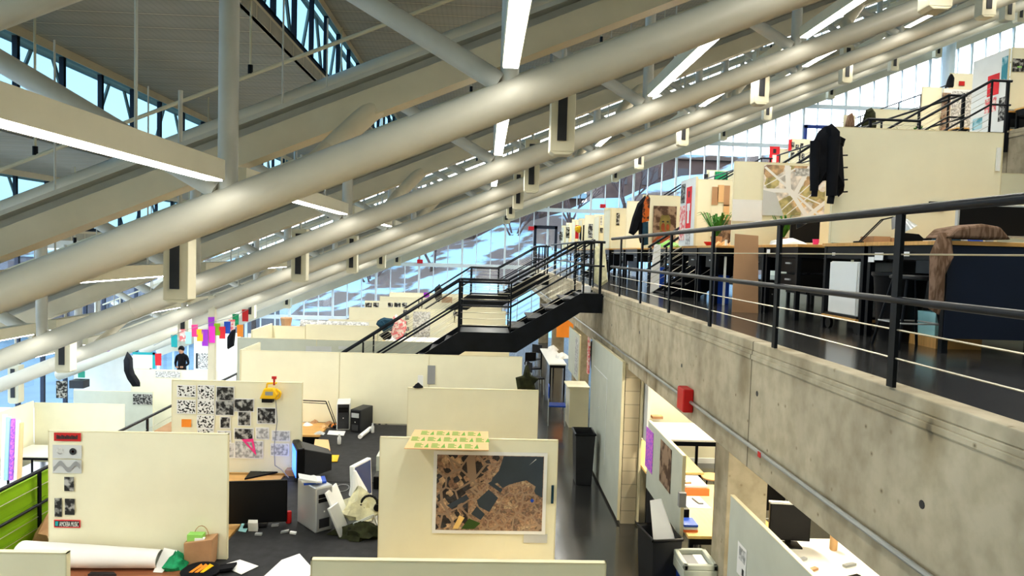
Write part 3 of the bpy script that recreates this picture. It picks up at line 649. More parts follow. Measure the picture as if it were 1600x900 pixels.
# ---- black and white prints
Y = 9.565
P = [(278, 603, 305, 619, 'bw_blobs', 'sheet of scattered black shapes, top left'), (278, 626, 305, 645, 'bw_blobs', 'sheet of sparse black shapes under the top left one'), (310, 603, 334, 624, 'bw_blobs', 'sheet of dense black spots, top of the second column'), (310, 627, 334, 646, 'bw_blobs', 'sheet of black spots, second in the second column'), (309, 650, 334, 668, 'bw_blobs', 'sheet of black spots, third in the second column'), (310, 671, 333, 679, 'bw_blobs', 'partly hidden sheet of spots at the foot of the second column'),
     (339, 605, 365, 625, 'bw_photo', 'dark photograph, top of the third column'), (338, 627, 365, 648, 'bw_photo', 'dark streaky photograph, second in the third column'), (345, 652, 359, 668, 'bw_photo', 'tiny dark building photograph'), (341, 674, 360, 690, 'bw_light', 'pale grey photograph below the tiny building'), (353, 693, 365, 714, 'bw_light', 'grey sheet at the foot of the third column'),
     (367, 624, 396, 642, 'bw_photo', 'photograph of jagged dark buildings'), (373, 644, 391, 664, 'bw_photo', 'square dark photograph in the fourth column'), (367, 670, 395, 686, 'bw_photo', 'dark skyline photograph with two spires'), (368, 690, 410, 715, 'bw_light', 'wide pale aerial drawing under the pink set square'), (403, 638, 430, 661, 'bw_photo', 'blue-black drawing of a machine'), (401, 669, 419, 685, 'bw_light', 'small grey print right of the spires'), (426, 674, 452, 688, 'bw_light', 'pale sketch of a plane shape'), (424, 694, 450, 711, 'bw_light', 'pale print low at the right of the panel')]
for x0, y0, x1, y1, m, l in P: sheet(Y, x0, y0, x1, y1, m, l+', on the print-covered panel', 'printed_sheet', 'print', margin=.012)
sheet(Y, 284, 655, 299, 667, 'orange', 'small orange note on the print-covered panel', 'note', 'note')
a, b, c = PY(378, 686, Y), PY(396, 685, Y), PY(401, 711, Y)
mb = MB(); i = [(a+(b+c-a*2)*0)+((a+b+c)/3-a)*.5, b+((a+b+c)/3-b)*.5, c+((a+b+c)/3-c)*.5]; dd = V((0, -.012, 0))
for (p, q, r, s_) in ((a, b, i[1], i[0]), (b, c, i[2], i[1]), (c, a, i[0], i[2])): mb.prism([p+dd, q+dd, r+dd, s_+dd], (0, -.006, 0))
single('set_square', 'pink', mb, 'pink plastic set square hung on the black and white prints', 'set square')
a = PY(424, 612, Y-.03)
t = thing('work_lamp', 'yellow work lamp clipped to the top of the print-covered panel', 'lamp', a-V((0, 0, .12)))
x, y, z = a.x, Y-.03, a.z
MB().prism([(x-.13, y, z-.08), (x+.08, y, z-.08), (x+.11, y, z-.02), (x+.05, y, z+.06), (x-.07, y, z+.06)], (0, -.1, 0)).build('body', 'yellow', t, bevel=.012)
MB().box(x-.1, x+.04, y-.09, y, z-.13, z-.08).build('base', 'black_plastic', t)
MB().path([(x-.05, y-.05, z+.06), (x-.04, y-.05, z+.12), (x+.09, y-.05, z+.13)], .012, 8).path([(x+.08, y-.05, z+.05), (x+.14, y-.05, z), (x+.12, y-.05, z-.07), (x+.07, y-.05, z-.09)], .014, 8).build('handle', 'yellow', t)
MB().tube((x+.05, y-.05, z+.1), (x+.05, y-.05, z+.2), .014, 8).obox((x+.05, y-.05, z+.2), (.03, 0, 0), (0, .012, 0), (0, 0, .018)).build('clip', 'red', t)
MB().box(x-.05, x+.05, y-.104, y-.1, z-.03, z+.02).build('plate', 'grey_plastic', t)
single('power_cord', 'grey_plastic', MB().path([(x+.07, y-.04, z-.08), (x+.09, y-.02, z-.4), (x+.05, y-.02, z-.75), (x+.07, y-.03, z-1.0), (x+.18, y-.12, 1.0), (x+.3, y-.2, .92)], .006, 6), 'thin cord hanging from the yellow work lamp down the prints', 'cord')
# ---- things standing or lying on the main tray tables
def at9(px, py, z=.9): return PZ(px, py, z)
# large white paper roll
t = thing('paper_roll', 'large loose white paper roll lying on the reddish table', 'paper roll', (-3.6, 6.6, .9))
a, b = V((-4.28, 6.66, 1.03)), V((-3.0, 6.68, .99))
mb = MB(); n = 18
ring_ = []
for c, r, k in ((a, .115, 1), (a+(b-a)*.5, .1, 1), (b, .08, 1)):
    ring_.append([c+V((.0, math.cos(i*2*math.pi/n)*r*1.25, math.sin(i*2*math.pi/n)*r)) for i in range(n)])
mb.v = sum(ring_, []); mb.f = [[k*n+i, k*n+(i+1) % n, (k+1)*n+(i+1) % n, (k+1)*n+i] for k in range(2) for i in range(n)]; mb.m = [0]*len(mb.f)
mb.prism([(-3.02, 6.58, .905), (-2.93, 6.57, .905), (-2.85, 6.76, 1.03), (-3.0, 6.76, 1.06)], (0, 0, .003))
mb.build('roll', 'paper', t, smooth=True)
single('green_cloth', 'green', MB().heap((-2.86, 6.7, .9), .11, .12, .15, 4, 16, 5, .35), 'crumpled green cloth at the end of the white paper roll', 'cloth', smooth=True)
# paper bag
x, y = -2.66, 6.79
t = thing('paper_bag', 'brown paper carrier bag with green packets inside, standing by the left panel', 'bag', (x, y, .9))
MB().prism([(x-.13, y-.08, .9), (x+.12, y-.08, .9), (x+.135, y-.08, 1.17), (x-.135, y-.08, 1.13)], (0, .16, 0)).build('body', 'kraft', t, bevel=.006)
MB().box(x-.115, x+.03, y-.05, y+.03, 1.1, 1.2).build('packet', 'lightgreen', t); MB().box(x-.04, x+.05, y-.06, y-.02, 1.1, 1.17).build('packet', 'paper', t)
MB().path([(x-.01+.07*math.cos(q), y+.03, 1.15+.11*math.sin(q)) for q in [i*math.pi/8 for i in range(9)]], .004, 6).build('handle', 'kraft', t)
# cap
x, y = -2.58, 6.58
t = thing('baseball_hat', 'black hat with an orange flame emblem lying on the table edge', 'cap', (x, y, .9))
MB().lathe([(.17, 0), (.18, .03), (.15, .05), (.1, .065), (.03, .07)], (x, y, .9), 18).obox((x+.2, y+.06, .93), (.09, .01, .012), (0, .06, 0), (0, 0, .012)).build('crown', 'black_cloth', t, smooth=True)
mb = MB()
for k in range(3): mb.prism([(x-.06+.05*k, y-.12, .962), (x-.03+.05*k, y-.12, .962), (x+.02+.05*k, y+.0, .972), (x-.01+.04*k, y+.04, .972)], (0, 0, .004)).mat(k % 2)
mb.build('emblem', ['orange', 'yellow'], t)
single('cord_lanyard', 'black_cloth', MB().path([(x-.12, y-.16, .91), (x-.06, y-.24, .91), (x+.02, y-.2, .91), (x+.08, y-.25, .91)], .012, 6), 'black cord curling out from under the black cap', 'cord')
def flat(name, pts, m, label, cat='paper', h=.004, z=.9): 
    return single(name, m, MB().prism([V((p.x, p.y, z+.001)) for p in pts], (0, 0, h)), label, cat)
flat('note_card', [at9(*p) for p in ((345, 884), (377, 898), (404, 885), (375, 875))], 'paper', 'white diamond-turned card on the dark table near the cap')
flat('drawing_sheet', [at9(*p) for p in ((400, 915), (470, 915), (492, 895), (468, 868), (440, 878))], 'paper', 'large white sheets on the charcoal table at the bottom of the view', h=.02)
flat('phone', [at9(*p) for p in ((137, 900), (182, 900), (178, 896), (142, 896))], 'dark_grey', 'dark slim device at the front edge of the reddish table', 'device', h=.015)
flat('paper_strip', [at9(*p) for p in ((300, 900), (330, 892), (332, 889), (305, 895))], 'paper', 'white paper strip beside the black cap')
# wide black monitor
def monitor(x, y, z, w, h, rot, label, back='black_plastic', scr='screen', stand=.1, frame=.015, dz=0, depth=.04, tilt=0):
    t = thing('monitor', label, 'monitor', (x, y, z)); c, s_ = math.cos(rot), math.sin(rot); u = V((c, s_, 0)); n_ = V((-s_, c, 0)); C = V((x, y, z+stand+h/2)); w_ = V((0, 0, 1))
    MB().obox(C, u*w/2, n_*depth/2, w_*h/2).build('casing', back, t, bevel=.006)
    MB().obox(C-n_*(depth/2+.002), u*(w/2-frame), n_*.0015, w_*(h/2-frame)).build('screen', scr, t)
    MB().obox((x, y, z+.008), u*.12, n_*.09, w_*.008).obox(C+n_*(depth/2+.01)-w_*(h/4+stand/2), u*.03, n_*.012, w_*(stand/2+h/4)).build('stand', back, t)
    return t
a = at9(398, 826); monitor(a.x-.02, a.y+.1, .9, .66, .47, .16, 'wide black monitor standing behind the left panel edge', stand=.03)
# CRT with a glowing edge
a = at9(488, 748); x, y = a.x, a.y
t = thing('tube_monitor', 'bulky dark tube monitor with blue glow along its screen edge', 'monitor', (x, y, .9))
th = math.radians(-68); u = V((math.cos(th), math.sin(th), 0)); n_ = V((math.sin(th), -math.cos(th), 0)) ; n_ = -n_ if n_.x > 0 else n_
C = V((x-.19, y, 1.15)); w_ = V((0, 0, 1))
MB().obox(C, u*.24, n_*.05, w_*.22).build('front_frame', 'black_plastic', t, bevel=.02)
MB().obox(C+n_*.052, u*.2, n_*.002, w_*.175).build('screen', 'glow_blue', t)
f0 = [C-n_*.05+u*a_*.22+w_*b_*.2 for a_, b_ in ((-1, -1), (1, -1), (1, 1), (-1, 1))]; f1 = [C-n_*.42+u*a_*.13+w_*(b_*.11-.03) for a_, b_ in ((-1, -1), (1, -1), (1, 1), (-1, 1))]
MB()._a(f0+f1, [(0, 1, 2, 3), (7, 6, 5, 4), (0, 4, 5, 1), (1, 5, 6, 2), (2, 6, 7, 3), (3, 7, 4, 0)]).build('rear_casing', 'dark_grey', t, bevel=.01)
MB().lathe([(.14, 0), (.13, .03), (.05, .05)], (x-.1, y, .9), 14).build('foot', 'black_plastic', t)
# computer towers
def tower(x, y, z, w, d, h, rot, side, front, label, extra=True):
    t = thing('computer_tower', label, 'computer', (x, y, z)); c, s_ = math.cos(rot), math.sin(rot); u = V((c, s_, 0)); n_ = V((-s_, c, 0)); w_ = V((0, 0, 1)); C = V((x, y, z+h/2))
    MB().obox(C, u*w/2, n_*d/2, w_*h/2).build('case', side, t, bevel=.012)
    MB().obox(C-n_*(d/2+.003), u*(w/2-.015), n_*.003, w_*(h/2-.02)).build('front', front, t)
    for k in (.3, .2): MB().obox(C-n_*(d/2+.008)+w_*h*k, u*(w/2-.03), n_*.003, w_*.02).build('drive_bay', 'black_plastic' if front != 'black_plastic' else 'silver', t)
    MB().obox(C-n_*(d/2+.008)-w_*h*.3, u*(w/2-.04), n_*.003, w_*.05).build('vent_grille', 'dark_grey', t)
    MB().obox(C-n_*(d/2+.008)-w_*h*.05, u*.008, n_*.003, w_*.008).build('button', 'white_plastic', t)
    return t
a = at9(487, 832); tower(a.x-.02, a.y+.2, .9, .2, .44, .5, .7, 'silver', 'grey_plastic', 'big silver computer tower with books on top, on the charcoal table')
a = at9(541, 660); tower(a.x+.02, 12.12, .9, .22, .4, .46, .15, 'white_plastic', 'dark_grey', 'white and black computer tower against the long cream panels')
a = at9(566, 665); tower(a.x+.03, 12.0, .9, .2, .42, .38, -.35, 'dark_grey', 'black_plastic', 'dark grey computer tower right of the white one')
bx, by = at9(487, 832).x-.02, at9(487, 832).y+.18
for k, (m, l) in enumerate((('blue', 'blue book'), ('paper', 'white booklet'), ('paper_grey', 'small grey booklet'))):
    single('book', m, MB().obox((bx+.0-.03*k, by-.03*k, 1.413+.022*k), (.11, .05*(1-k), 0), (-.03, .09, 0), (0, 0, .01)), l+' in the pile on the silver tower', 'book')
# leaning white side cover, bag of crumpled cloth, small all-in-one
a = at9(545, 838); x, y = a.x, a.y
single('side_cover', 'pale_cloth' if 0 else 'white_plastic', MB().obox((x-.15, y+.2, 1.13), (.02, .17, 0), (.1, -.02, -.22), (.012, 0, .004)), 'white plastic computer cover leaning on the clutter beside the silver tower', 'cover', bevel=.01)
single('side_cover', 'silver', MB().obox((x-.12, y+.05, 1.06), (.03, .1, 0), (.07, 0, -.16), (.012, 0, .004)), 'small silver cover propped in front of the white plastic cover', 'cover', bevel=.01)
single('crumpled_cloth', 'pale_cloth', MB().heap((x+.04, y+.35, 1.0), .22, .2, .3, 11, 16, 6, .3), 'crumpled cream cloth piled beside the silver tower', 'cloth', smooth=True)
single('equipment_box', 'grey_plastic', MB().box(x-.12, x+.2, y+.2, y+.55, .9, 1.03), 'grey equipment box under the crumpled cream cloth', 'box', bevel=.01)
single('paper_cone', 'paper', MB().tube((x-.02, y+.65, 1.15), (x-.06, y+.62, 1.42), .11, 12, .015), 'white paper cone sticking up from the crumpled cloth', 'paper')
single('headphones', 'black_plastic', MB().path([(x+.17+.09*math.cos(q), y+.28, 1.16+.09*math.sin(q)) for q in [i*math.pi/6 for i in range(-1, 8)]], .014, 8).tube((x+.08, y+.25, 1.12), (x+.08, y+.31, 1.12), .04, 12).tube((x+.26, y+.25, 1.12), (x+.26, y+.31, 1.12), .04, 12), 'black headphones on the crumpled cloth', 'headphones')
single('wire_tray', 'silver', MB().path([(x+.05, y+.05, .92), (x+.05, y-.02, 1.05), (x+.25, y+.05, 1.12), (x+.28, y+.12, .98)], .006, 6).path([(x+.1, y+.1, .92), (x+.08, y+.05, 1.03), (x+.27, y+.1, 1.09)], .006, 6), 'bent silver wire rack between the cover and the green cloth', 'rack')
a = at9(563, 795); x, y = a.x, a.y
t = thing('thin_computer', 'slim white all-in-one computer seen from its side on the charcoal table', 'computer', (x, y, .9))
th = math.radians(-62); u = V((math.cos(th), math.sin(th), 0)); n_ = V((-math.sin(th)*-1, math.cos(th)*-1, 0)); n_ = V((.93, -.36, 0)); u = V((.36, .93, 0)); k = V((-.05, .02, 1)).normalized()
C = V((x+.0, y+.02, 1.2)); MB().obox(C, u*.2, n_*.03, k*.26).build('casing', 'white_plastic', t, bevel=.01)
MB().obox(C+n_*.032+k*.04, u*.175, n_*.002, k*.2).build('screen', 'screen_blue', t)
MB().obox((x-.03, y+.02, .915), u*.1, n_*.1, (0, 0, .014)).obox((x-.06, y+.03, 1.0), u*.07, n_*.012, (.02, 0, .09)).build('stand', 'white_plastic', t)
single('webcam_ball', 'black_plastic', MB().lathe([(.01, 0), (.04, .015), (.055, .05), (.04, .085), (.01, .1)], (x+.22, y+.12, .9), 14), 'small black ball-shaped speaker right of the white all-in-one', 'speaker', smooth=True)
single('black_case', 'black_plastic', MB().box(-1.35, -1.02, 9.0, 9.25, .895, 1.06), 'low black case at the edge of the charcoal table behind the white all-in-one', 'case', bevel=.01)
single('mouse_mat', 'dark_grey', MB().box(x+.05, x+.3, y-.3, y-.02, .9, .93), 'dark folded laptop in front of the white all-in-one', 'laptop', bevel=.006)
a = at9(560, 842); single('olive_cloth', 'olive_cloth', MB().heap((a.x+.02, a.y+.1, .9), .3, .17, .14, 5, 20, 5, .35), 'crumpled dark olive cloth beside the aerial photograph panel', 'cloth', smooth=True)
flat('drawing_sheet', [at9(*p, .93) for p in ((553, 818), (590, 830), (590, 800), (572, 808))], 'paper', 'white papers beside the olive cloth', h=.03, z=.9)
single('phone_cradle', 'white_plastic', MB().obox((at9(400, 824).x, at9(400, 824).y-.1, .96), (.05, 0, 0), (0, .01, .015), (0, -.012, .05)), 'small white card with a cable in front of the wide black monitor', 'card')
flat('receipt', [at9(*p) for p in ((372, 830), (384, 832), (390, 820), (378, 818))], 'mint' if 0 else 'lightgreen' if 0 else 'cyanish', 'pale green sheet tucked under the wide black monitor')
for k, (px, py, m) in enumerate(((458, 834, 'white_plastic'), (404, 836, 'silver'), (430, 822, 'silver'), (445, 832, 'silver'))):
    a = at9(px, py); single('small_gadget', m, MB().obox((a.x, a.y, .912), (.035, .01*k-.01, 0), (0, .02, 0), (0, 0, .01)), ['small white gadget in front of the silver tower', 'small silver charger in front of the wide black monitor', 'silver connector on the charcoal table between monitor and tower', 'tiny silver clip beside the silver tower'][k], 'gadget')
a = at9(447, 822); single('drink_can', 'red', MB().lathe([(.028, 0), (.032, .01), (.032, .12), (.027, .13)], (a.x, a.y+.1, .9), 14), 'red drink can between the wide black monitor and the silver tower', 'can', smooth=True)
single('cable_coil', 'grey_plastic', MB().path([(-1.75+.09*math.cos(q), 9.0+.14*math.sin(q), .905) for q in [i*.4 for i in range(30)]], .005, 5), 'coiled grey cable behind the tube monitor', 'cable')
single('cable_coil', 'black_plastic', MB().path([(-1.35+.1*math.cos(q)+.01*q, 10.6+.15*math.sin(q*1.3), .903) for q in [i*.5 for i in range(34)]], .006, 5), 'tangled black cable on the far charcoal table', 'cable')
# far left wood table clutter
single('tape_box', 'kraft', MB().box(-2.6, -2.3, 9.45, 9.62, .9, .98), 'low brown box at the foot of the print-covered panel', 'box')
flat('envelope', [at9(*p) for p in ((408, 740), (425, 741), (423, 728), (406, 728))], 'paper', 'white envelope on the wood table below the prints', h=.02)
flat('cutting_mat', [at9(*p) for p in ((382, 750), (440, 738), (438, 730), (400, 728))], 'black_plastic', 'black folder lying on the wood table below the prints', 'folder', h=.02)
flat('folder', [at9(*p) for p in ((490, 706), (516, 708), (513, 692), (492, 691))], 'peach', 'beige folder on the charcoal table behind the tube monitor', 'folder', h=.05)
flat('sticky_pad', [at9(*p) for p in ((517, 722), (527, 722), (530, 712), (517, 712))], 'yellow', 'yellow note pad right of the tube monitor', 'note', h=.01)
flat('drawing_sheet', [at9(*p) for p in ((511, 679), (537, 681), (540, 674), (514, 673))], 'paper', 'white sheet at the edge of the far charcoal table')
a = at9(563, 685); single('paper_tube', 'paper', MB().tube((a.x, a.y-.05, .94), (a.x+.08, a.y+.5, .94), .035, 14), 'short white paper tube on the far charcoal table', 'tube', smooth=True)
a = at9(500, 672)
t = thing('drafting_lamp', 'black swing-arm lamp reaching over the clutter below the cream panels', 'lamp', (at9(524, 668).x, at9(524, 668).y, .9)); b = at9(524, 668); x, y = b.x, b.y
MB().lathe([(.05, 0), (.05, .03), (.02, .04)], (x, y, .9), 12).build('base', 'black_steel', t)
MB().path([(x, y, .93), (x-.16, y, 1.33), (x-.17, y, 1.35), (x-.6, y, 1.36)], .009, 8).path([(x+.03, y, .93), (x-.13, y, 1.36)], .006, 6).path([(x-.15, y, 1.31), (x-.58, y, 1.325)], .006, 6).build('arm', 'black_steel', t)
MB().tube((x-.6, y, 1.36), (x-.64, y-.03, 1.24), .03, 12, .07).build('shade', 'black_steel', t)
for k, (px, py, m, l) in enumerate(((480, 664, 'paper', 'crumpled white paper'), (492, 660, 'kraft', 'small kraft scrap'), (505, 668, 'peach', 'pale wooden model piece'), (515, 662, 'kraft', 'brown paper wedge'), (532, 668, 'kraft', 'folded kraft paper'), (500, 678, 'paper_grey', 'grey paper scrap'), (524, 666, 'orange', 'orange glue stick'))):
    a = at9(px, py); single('paper_scrap', m, MB().heap((a.x, a.y, .9), .08, .07, .05, k+20, 8, 3, .4), l+' in the clutter under the swing-arm lamp', 'scrap')
for k, (px, py) in enumerate(((530, 694), (582, 676))): 
    a = at9(px, py); single('glass_jar', 'glass_clear' if 0 else 'paper_grey', MB().lathe([(.025, 0), (.03, .01), (.03, .1), (.015, .13), (.015, .16)], (a.x, a.y, .9), 12), ['small clear bottle on the far charcoal table', 'white and black cup beside the grey box'][k], 'bottle', smooth=True)
# grey box and clamp lamp left of the bare panel
single('storage_box', 'panel_grey', MB().box(-1.42, -1.0, 9.7, 10.0, .9, 1.12), 'pale grey storage box left of the bare cream panel', 'box', bevel=.005)
single('clamp_arm', 'black_steel', MB().path([(-1.2, 9.62, 1.02), (-1.24, 9.62, .98), (-1.02, 9.62, 1.07), (-.99, 9.62, 1.07)], .01, 8), 'short black lamp arm in front of the pale grey storage box', 'lamp arm')
single('wall_monitor', 'white_plastic', MB().box(-1.08, -.99, 12.0, 12.02, 1.6, 1.85), 'slim pale frame with dark face at the left edge of the bare cream panel', 'frame')
# tape patch and black hump
sheet(12.416, 668, 571, 680, 600, 'grey_plastic', 'grey patch of tape on the cream panel under the stairs', 'tape_patch', 'tape', extra=None)
single('knit_hat', 'black_cloth', MB().heap((-.84, 9.42, 2.15), .07, .06, .06, 9, 12, 4, .15), 'small black hat lying on top of the bare cream panel', 'hat', smooth=True)
# folded umbrella hanging over the panel end
x, y = .62, 9.43
t = thing('umbrella', 'dark olive folded umbrella hanging at the end of the bare cream panel', 'umbrella', (x, y, 2.15))
y = 9.5
MB().pillow([(x-.12, y, 2.14), (x-.15, y, 2.3), (x-.05, y, 2.33), (x-.02, y, 2.47), (x+.02, y, 2.48), (x+.06, y, 2.34), (x+.17, y, 2.29), (x+.11, y, 2.22), (x+.13, y, 2.14)], (0, .05, 0)).build('canopy', 'olive_cloth', t)
MB().path([(x+.03*math.cos(q), y, 2.5+.03*math.sin(q)) for q in [i*math.pi/5 for i in range(-1, 7)]], .008, 8).build('handle', 'black_plastic', t)

# green slatted guard behind the left railing
t = thing('guard_board', 'lime green slatted guard board behind the left railing', 'guard board', (-5.78, 5, 0))
mb = MB()
for i in range(5): mb.box(-5.80, -5.765, 2.0, 9.9, .06+.17*i, .06+.17*i+.162)
mb.build('slat', 'lime', t, bevel=.003)
single('cardboard_model', 'kraft', MB().heap((-5.4, 9.4, .0), .3, .5, .62, 3, 12, 4, .4), 'heap of brown cardboard and paper beside the end of the green guard board', 'cardboard', smooth=False)
single('storage_crate', 'cardboard', MB().box(-5.6, -5.0, 12.2, 13.0, 0, .75), 'brown storage box behind the left railing beside the prints panel', 'box', bevel=.01)

# ---- far row things
def puff(name, m, label, cat, px, py, Y, w, h, seed):
    a = PY(px, py, Y); pts = []
    rr = random.Random(seed)
    for i in range(14):
        q = i*2*math.pi/14; r = 1+rr.uniform(-.18, .18); pts.append((a.x+w/2*math.cos(q)*r, a.y, a.z+h/2*math.sin(q)*r))
    return single(name, m, MB().pillow(pts, (0, .09, 0)), label, cat, smooth=True)
puff('hanging_coat', 'navy', 'dark teal coat draped over the end of the fifth row panel', 'coat', 603, 507, 16.6, .42, .34, 1)
puff('hanging_coat', 'pink_cloth', 'pink and white cloth draped beside the dark teal coat', 'cloth', 622, 512, 16.9, .36, .6, 2)
puff('hanging_bag', 'black_cloth', 'dark bag under the teal coat in the fifth row', 'bag', 603, 524, 17.0, .3, .2, 3)
flat('sheet_pile', [V((-2.3, 16.6, 0)), V((-.9, 16.6, 0)), V((-.9, 17.5, 0)), V((-2.3, 17.5, 0))], 'paper', 'white drawing sheets on the middle table near the stair foot', 'paper', .02, 1.8)
table(-2.4, -1.02, 16.4, 17.7, 1.8, 'wood_pale', 'pale table covered with sheets near the stair foot')
single('fur_roll', 'bw_light', MB().tube((-4.55, 18.0, 2.0), (-2.9, 18.0, 1.98), .13, 16).tube((-4.6, 18.0, 2.0), (-4.54, 18.0, 2.0), .14, 16), 'large grey mottled roll lying along the back of the fifth row', 'roll', smooth=True)
table(-4.9, -2.7, 17.76, 18.5, 1.86, 'wood_top', 'raised shelf table holding the mottled roll')
single('brown_basket', 'cardboard', MB().lathe([(.12, 0), (.15, .2), (.14, .22)], (-5.0, 18.1, 1.95), 12), 'small brown basket left of the mottled roll', 'basket')
sheet(14.115, 478, 541, 518, 550, 'paper_grey', 'white taped notice on the grey panel', 'notice', 'paper')
sheet(14.115, 529, 541, 543, 546, 'paper_grey', 'small pale slip on the grey panel', 'notice', 'paper')
for i, (x0, x1) in enumerate(((571, 581), (583, 592), (606, 614), (616, 626), (628, 636))): sheet(19.3, x0, 473, x1, 480, 'bw_photo', '%s small dark photograph from the left along the panel behind the mottled roll' % ordn[i], 'photograph', 'photo') if 0 else sheet(21.99, x0, 473, x1, 480, 'bw_photo', '%s small dark photograph from the left along the top of the seventh row panel' % ordn[i], 'photograph', 'photo')
for i in range(6): sheet(19.34, 630+(i % 2)*3, 484+i*9, 636+(i % 2)*3, 490+i*9, 'bw_photo', '%s dark snapshot down the column behind the pink cloth' % ordn[i], 'photograph', 'photo')
sheet(17.89, 645, 487, 672, 528, 'bw_light', 'whitish poster of pale writing behind the stair handrail', 'poster', 'poster')
sheet(17.89, 708, 487, 716, 494, 'bw_photo', 'small dark photo right of the whitish poster', 'photograph', 'photo')
sheet(24.89, 662, 457, 671, 465, 'purple', 'violet patch on the eighth row panel', 'poster', 'poster')
sheet(18.95, 559, 502, 573, 508, 'bw_photo', 'dark framed photograph under the mottled roll', 'photograph', 'photo') if 0 else None
single('brown_board', 'cardboard', MB().box(-1.6, -1.2, 27.3, 27.38, 1.3, 2.2), 'upright brown board beside the ninth row panel', 'board')
puff('hanging_coat', 'black_cloth', 'black coat hanging left of the upright brown board', 'coat', 685, 458, 27.0, .3, .7, 8)
sheet(16.79, 527, 501, 532, 506, 'orange', 'tiny orange tag on the fifth row panel', 'note', 'note') if 0 else None
# ================================================================== CORRIDOR AND UNDER THE UPPER TRAY
def slim_bin(x, y, rot, label, m='dark_grey', w=.17, d=.24, h=.86, lid=None, bag=True):
    t = thing('trash_bin', label, 'trash bin', (x, y, 0)); c, s_ = math.cos(rot), math.sin(rot)
    def P(a, b, z): return V((x+a*c-b*s_, y+a*s_+b*c, z))
    lo = [P(a*w*.8, b*d*.8, 0) for a, b in ((-1, -1), (1, -1), (1, 1), (-1, 1))]; hi = [P(a*w, b*d, h) for a, b in ((-1, -1), (1, -1), (1, 1), (-1, 1))]
    hi2 = [P(a*w*.9, b*d*.9, h) for a, b in ((-1, -1), (1, -1), (1, 1), (-1, 1))]; dn = [P(a*w*.85, b*d*.85, h-.35) for a, b in ((-1, -1), (1, -1), (1, 1), (-1, 1))]
    MB()._a(lo+hi+hi2+dn, [(3, 2, 1, 0)]+[(i, (i+1) % 4, 4+(i+1) % 4, 4+i) for i in range(4)]+[(4+i, 4+(i+1) % 4, 8+(i+1) % 4, 8+i) for i in range(4)]+[(8+i, 8+(i+1) % 4, 12+(i+1) % 4, 12+i) for i in range(4)]+[(12, 13, 14, 15)]).build('body', m, t, bevel=.01)
    rm = MB()
    for i in range(4): a, b = hi[i], hi[(i+1) % 4]; rm.tube(a, b, .018, 8)
    rm.build('rim', 'black_plastic', t)
    return t
slim_bin(1.83, 12.15, 0, 'tall slim dark grey bin standing in the corridor against the white board', h=.9)
slim_bin(2.06, 7.72, .15, 'dark bin with papers sticking out, at the foot of the poster board', h=.9)
single('paper_sheets', 'paper', MB().prism([(2.0, 7.75, .8), (2.22, 7.65, .84), (2.12, 7.95, 1.2), (2.0, 7.97, 1.17)], (.012, .01, 0)), 'white papers sticking out of the dark bin under the poster board', 'paper')
t = thing('recycling_bin', 'blue recycling bin with a grey open lid beside the dark bin', 'recycling bin', (2.36, 7.34, 0))
MB().prism([(2.2, 7.14, 0), (2.5, 7.17, 0), (2.47, 7.5, 0), (2.2, 7.5, 0)], (0, 0, .62)).build('body', 'blue', t, bevel=.02)
x0, x1, y0, y1 = 2.17, 2.53, 7.1, 7.54
MB().box(x0, x1, y0, y1, .62, .74).box(x0, x0+.05, y0, y1, .74, .8).box(x1-.05, x1, y0, y1, .74, .8).box(x0, x1, y0, y0+.05, .74, .8).box(x0, x1, y1-.05, y1, .74, .8).build('lid', 'panel_grey', t, bevel=.01)
MB().box(x0+.06, x0+.2, y0+.06, y1-.06, .741, .75).build('opening', 'grey_plastic', t); MB().box(x0+.2, x1-.06, y0+.06, y1-.06, .741, .752).build('paper_pile', 'paper', t)
struct(MB().box(2.14, 2.36, 10.25, 13.0, 0, 2.4).build('wall_block_pier', 'block_wall'))
t = thing('tall_board', 'tall pale grey board leaning flat against the block pier in the corridor', 'board', (2.1, 11.6, 0))
MB().box(2.095, 2.13, 10.28, 13.25, .05, 2.42).build('board', 'panel_grey', t)
MB().box(2.09, 2.132, 10.26, 10.285, .05, 2.43).box(2.09, 2.132, 10.28, 13.25, 2.42, 2.435).build('edge_strip', 'panel_edge', t)
m = MB(); m.box(2.09, 2.094, 11.5, 11.515, .5, 1.95).box(2.09, 2.094, 11.5, 12.9, 1.94, 1.955).box(2.085, 2.094, 12.2, 12.23, 1.3, 1.33); m.build('groove', 'panel_white', t)
single('narrow_board', 'panel_edge', MB().box(2.37, 2.4, 10.2, 10.9, .05, 2.38), 'narrow cream board edge right of the block pier', 'board')
single('curtain_roll', 'dark_grey', MB().lathe([(.05, 0), (.06, .5), (.05, 1.0), (.06, 1.3)], (2.48, 9.84, 0), 12), 'dark fabric bundle standing right of the block pier', 'bundle', smooth=True)
single('spiral_sheets', 'paper_grey', MB().box(2.42, 2.46, 10.0, 10.3, 1.3, 2.35), 'hanging stack of grey sheets beside the narrow board edge', 'sheets')
t = panel_y(2.3, 7.75, 9.42, .84, 1.77, 'grey board with a brown poster facing the corridor', 'panel_grey')
sheetx(2.3, 8.2, 8.72, 1.17, 1.70, 'photo_brown', 'dark brown poster on the grey corridor board', 'poster', 'poster')
sheetx(2.3, 9.1, 9.5, 1.12, 1.67, 'pinkpurple', 'pink and violet painted sheet at the far end of the grey corridor board', 'poster', 'poster')
single('wire_basket', 'grey_plastic', MB().box(2.26, 2.34, 7.68, 7.745, 1.2, 1.36), 'small grey clip strip on the end of the grey corridor board', 'clip')
panel_y(2.47, 4.5, 6.68, .02, 1.70, 'large grey board in front of the concrete column, cut by the bottom of the view', 'panel_grey')
sheetx(2.47, 6.2, 6.42, 1.05, 1.35, 'paper', 'small white printed note on the large grey board', 'note', 'note', extra=[('dark_grey', (.2, .4, .1, .3)), ('bw_light', (.1, .8, .5, .9))])
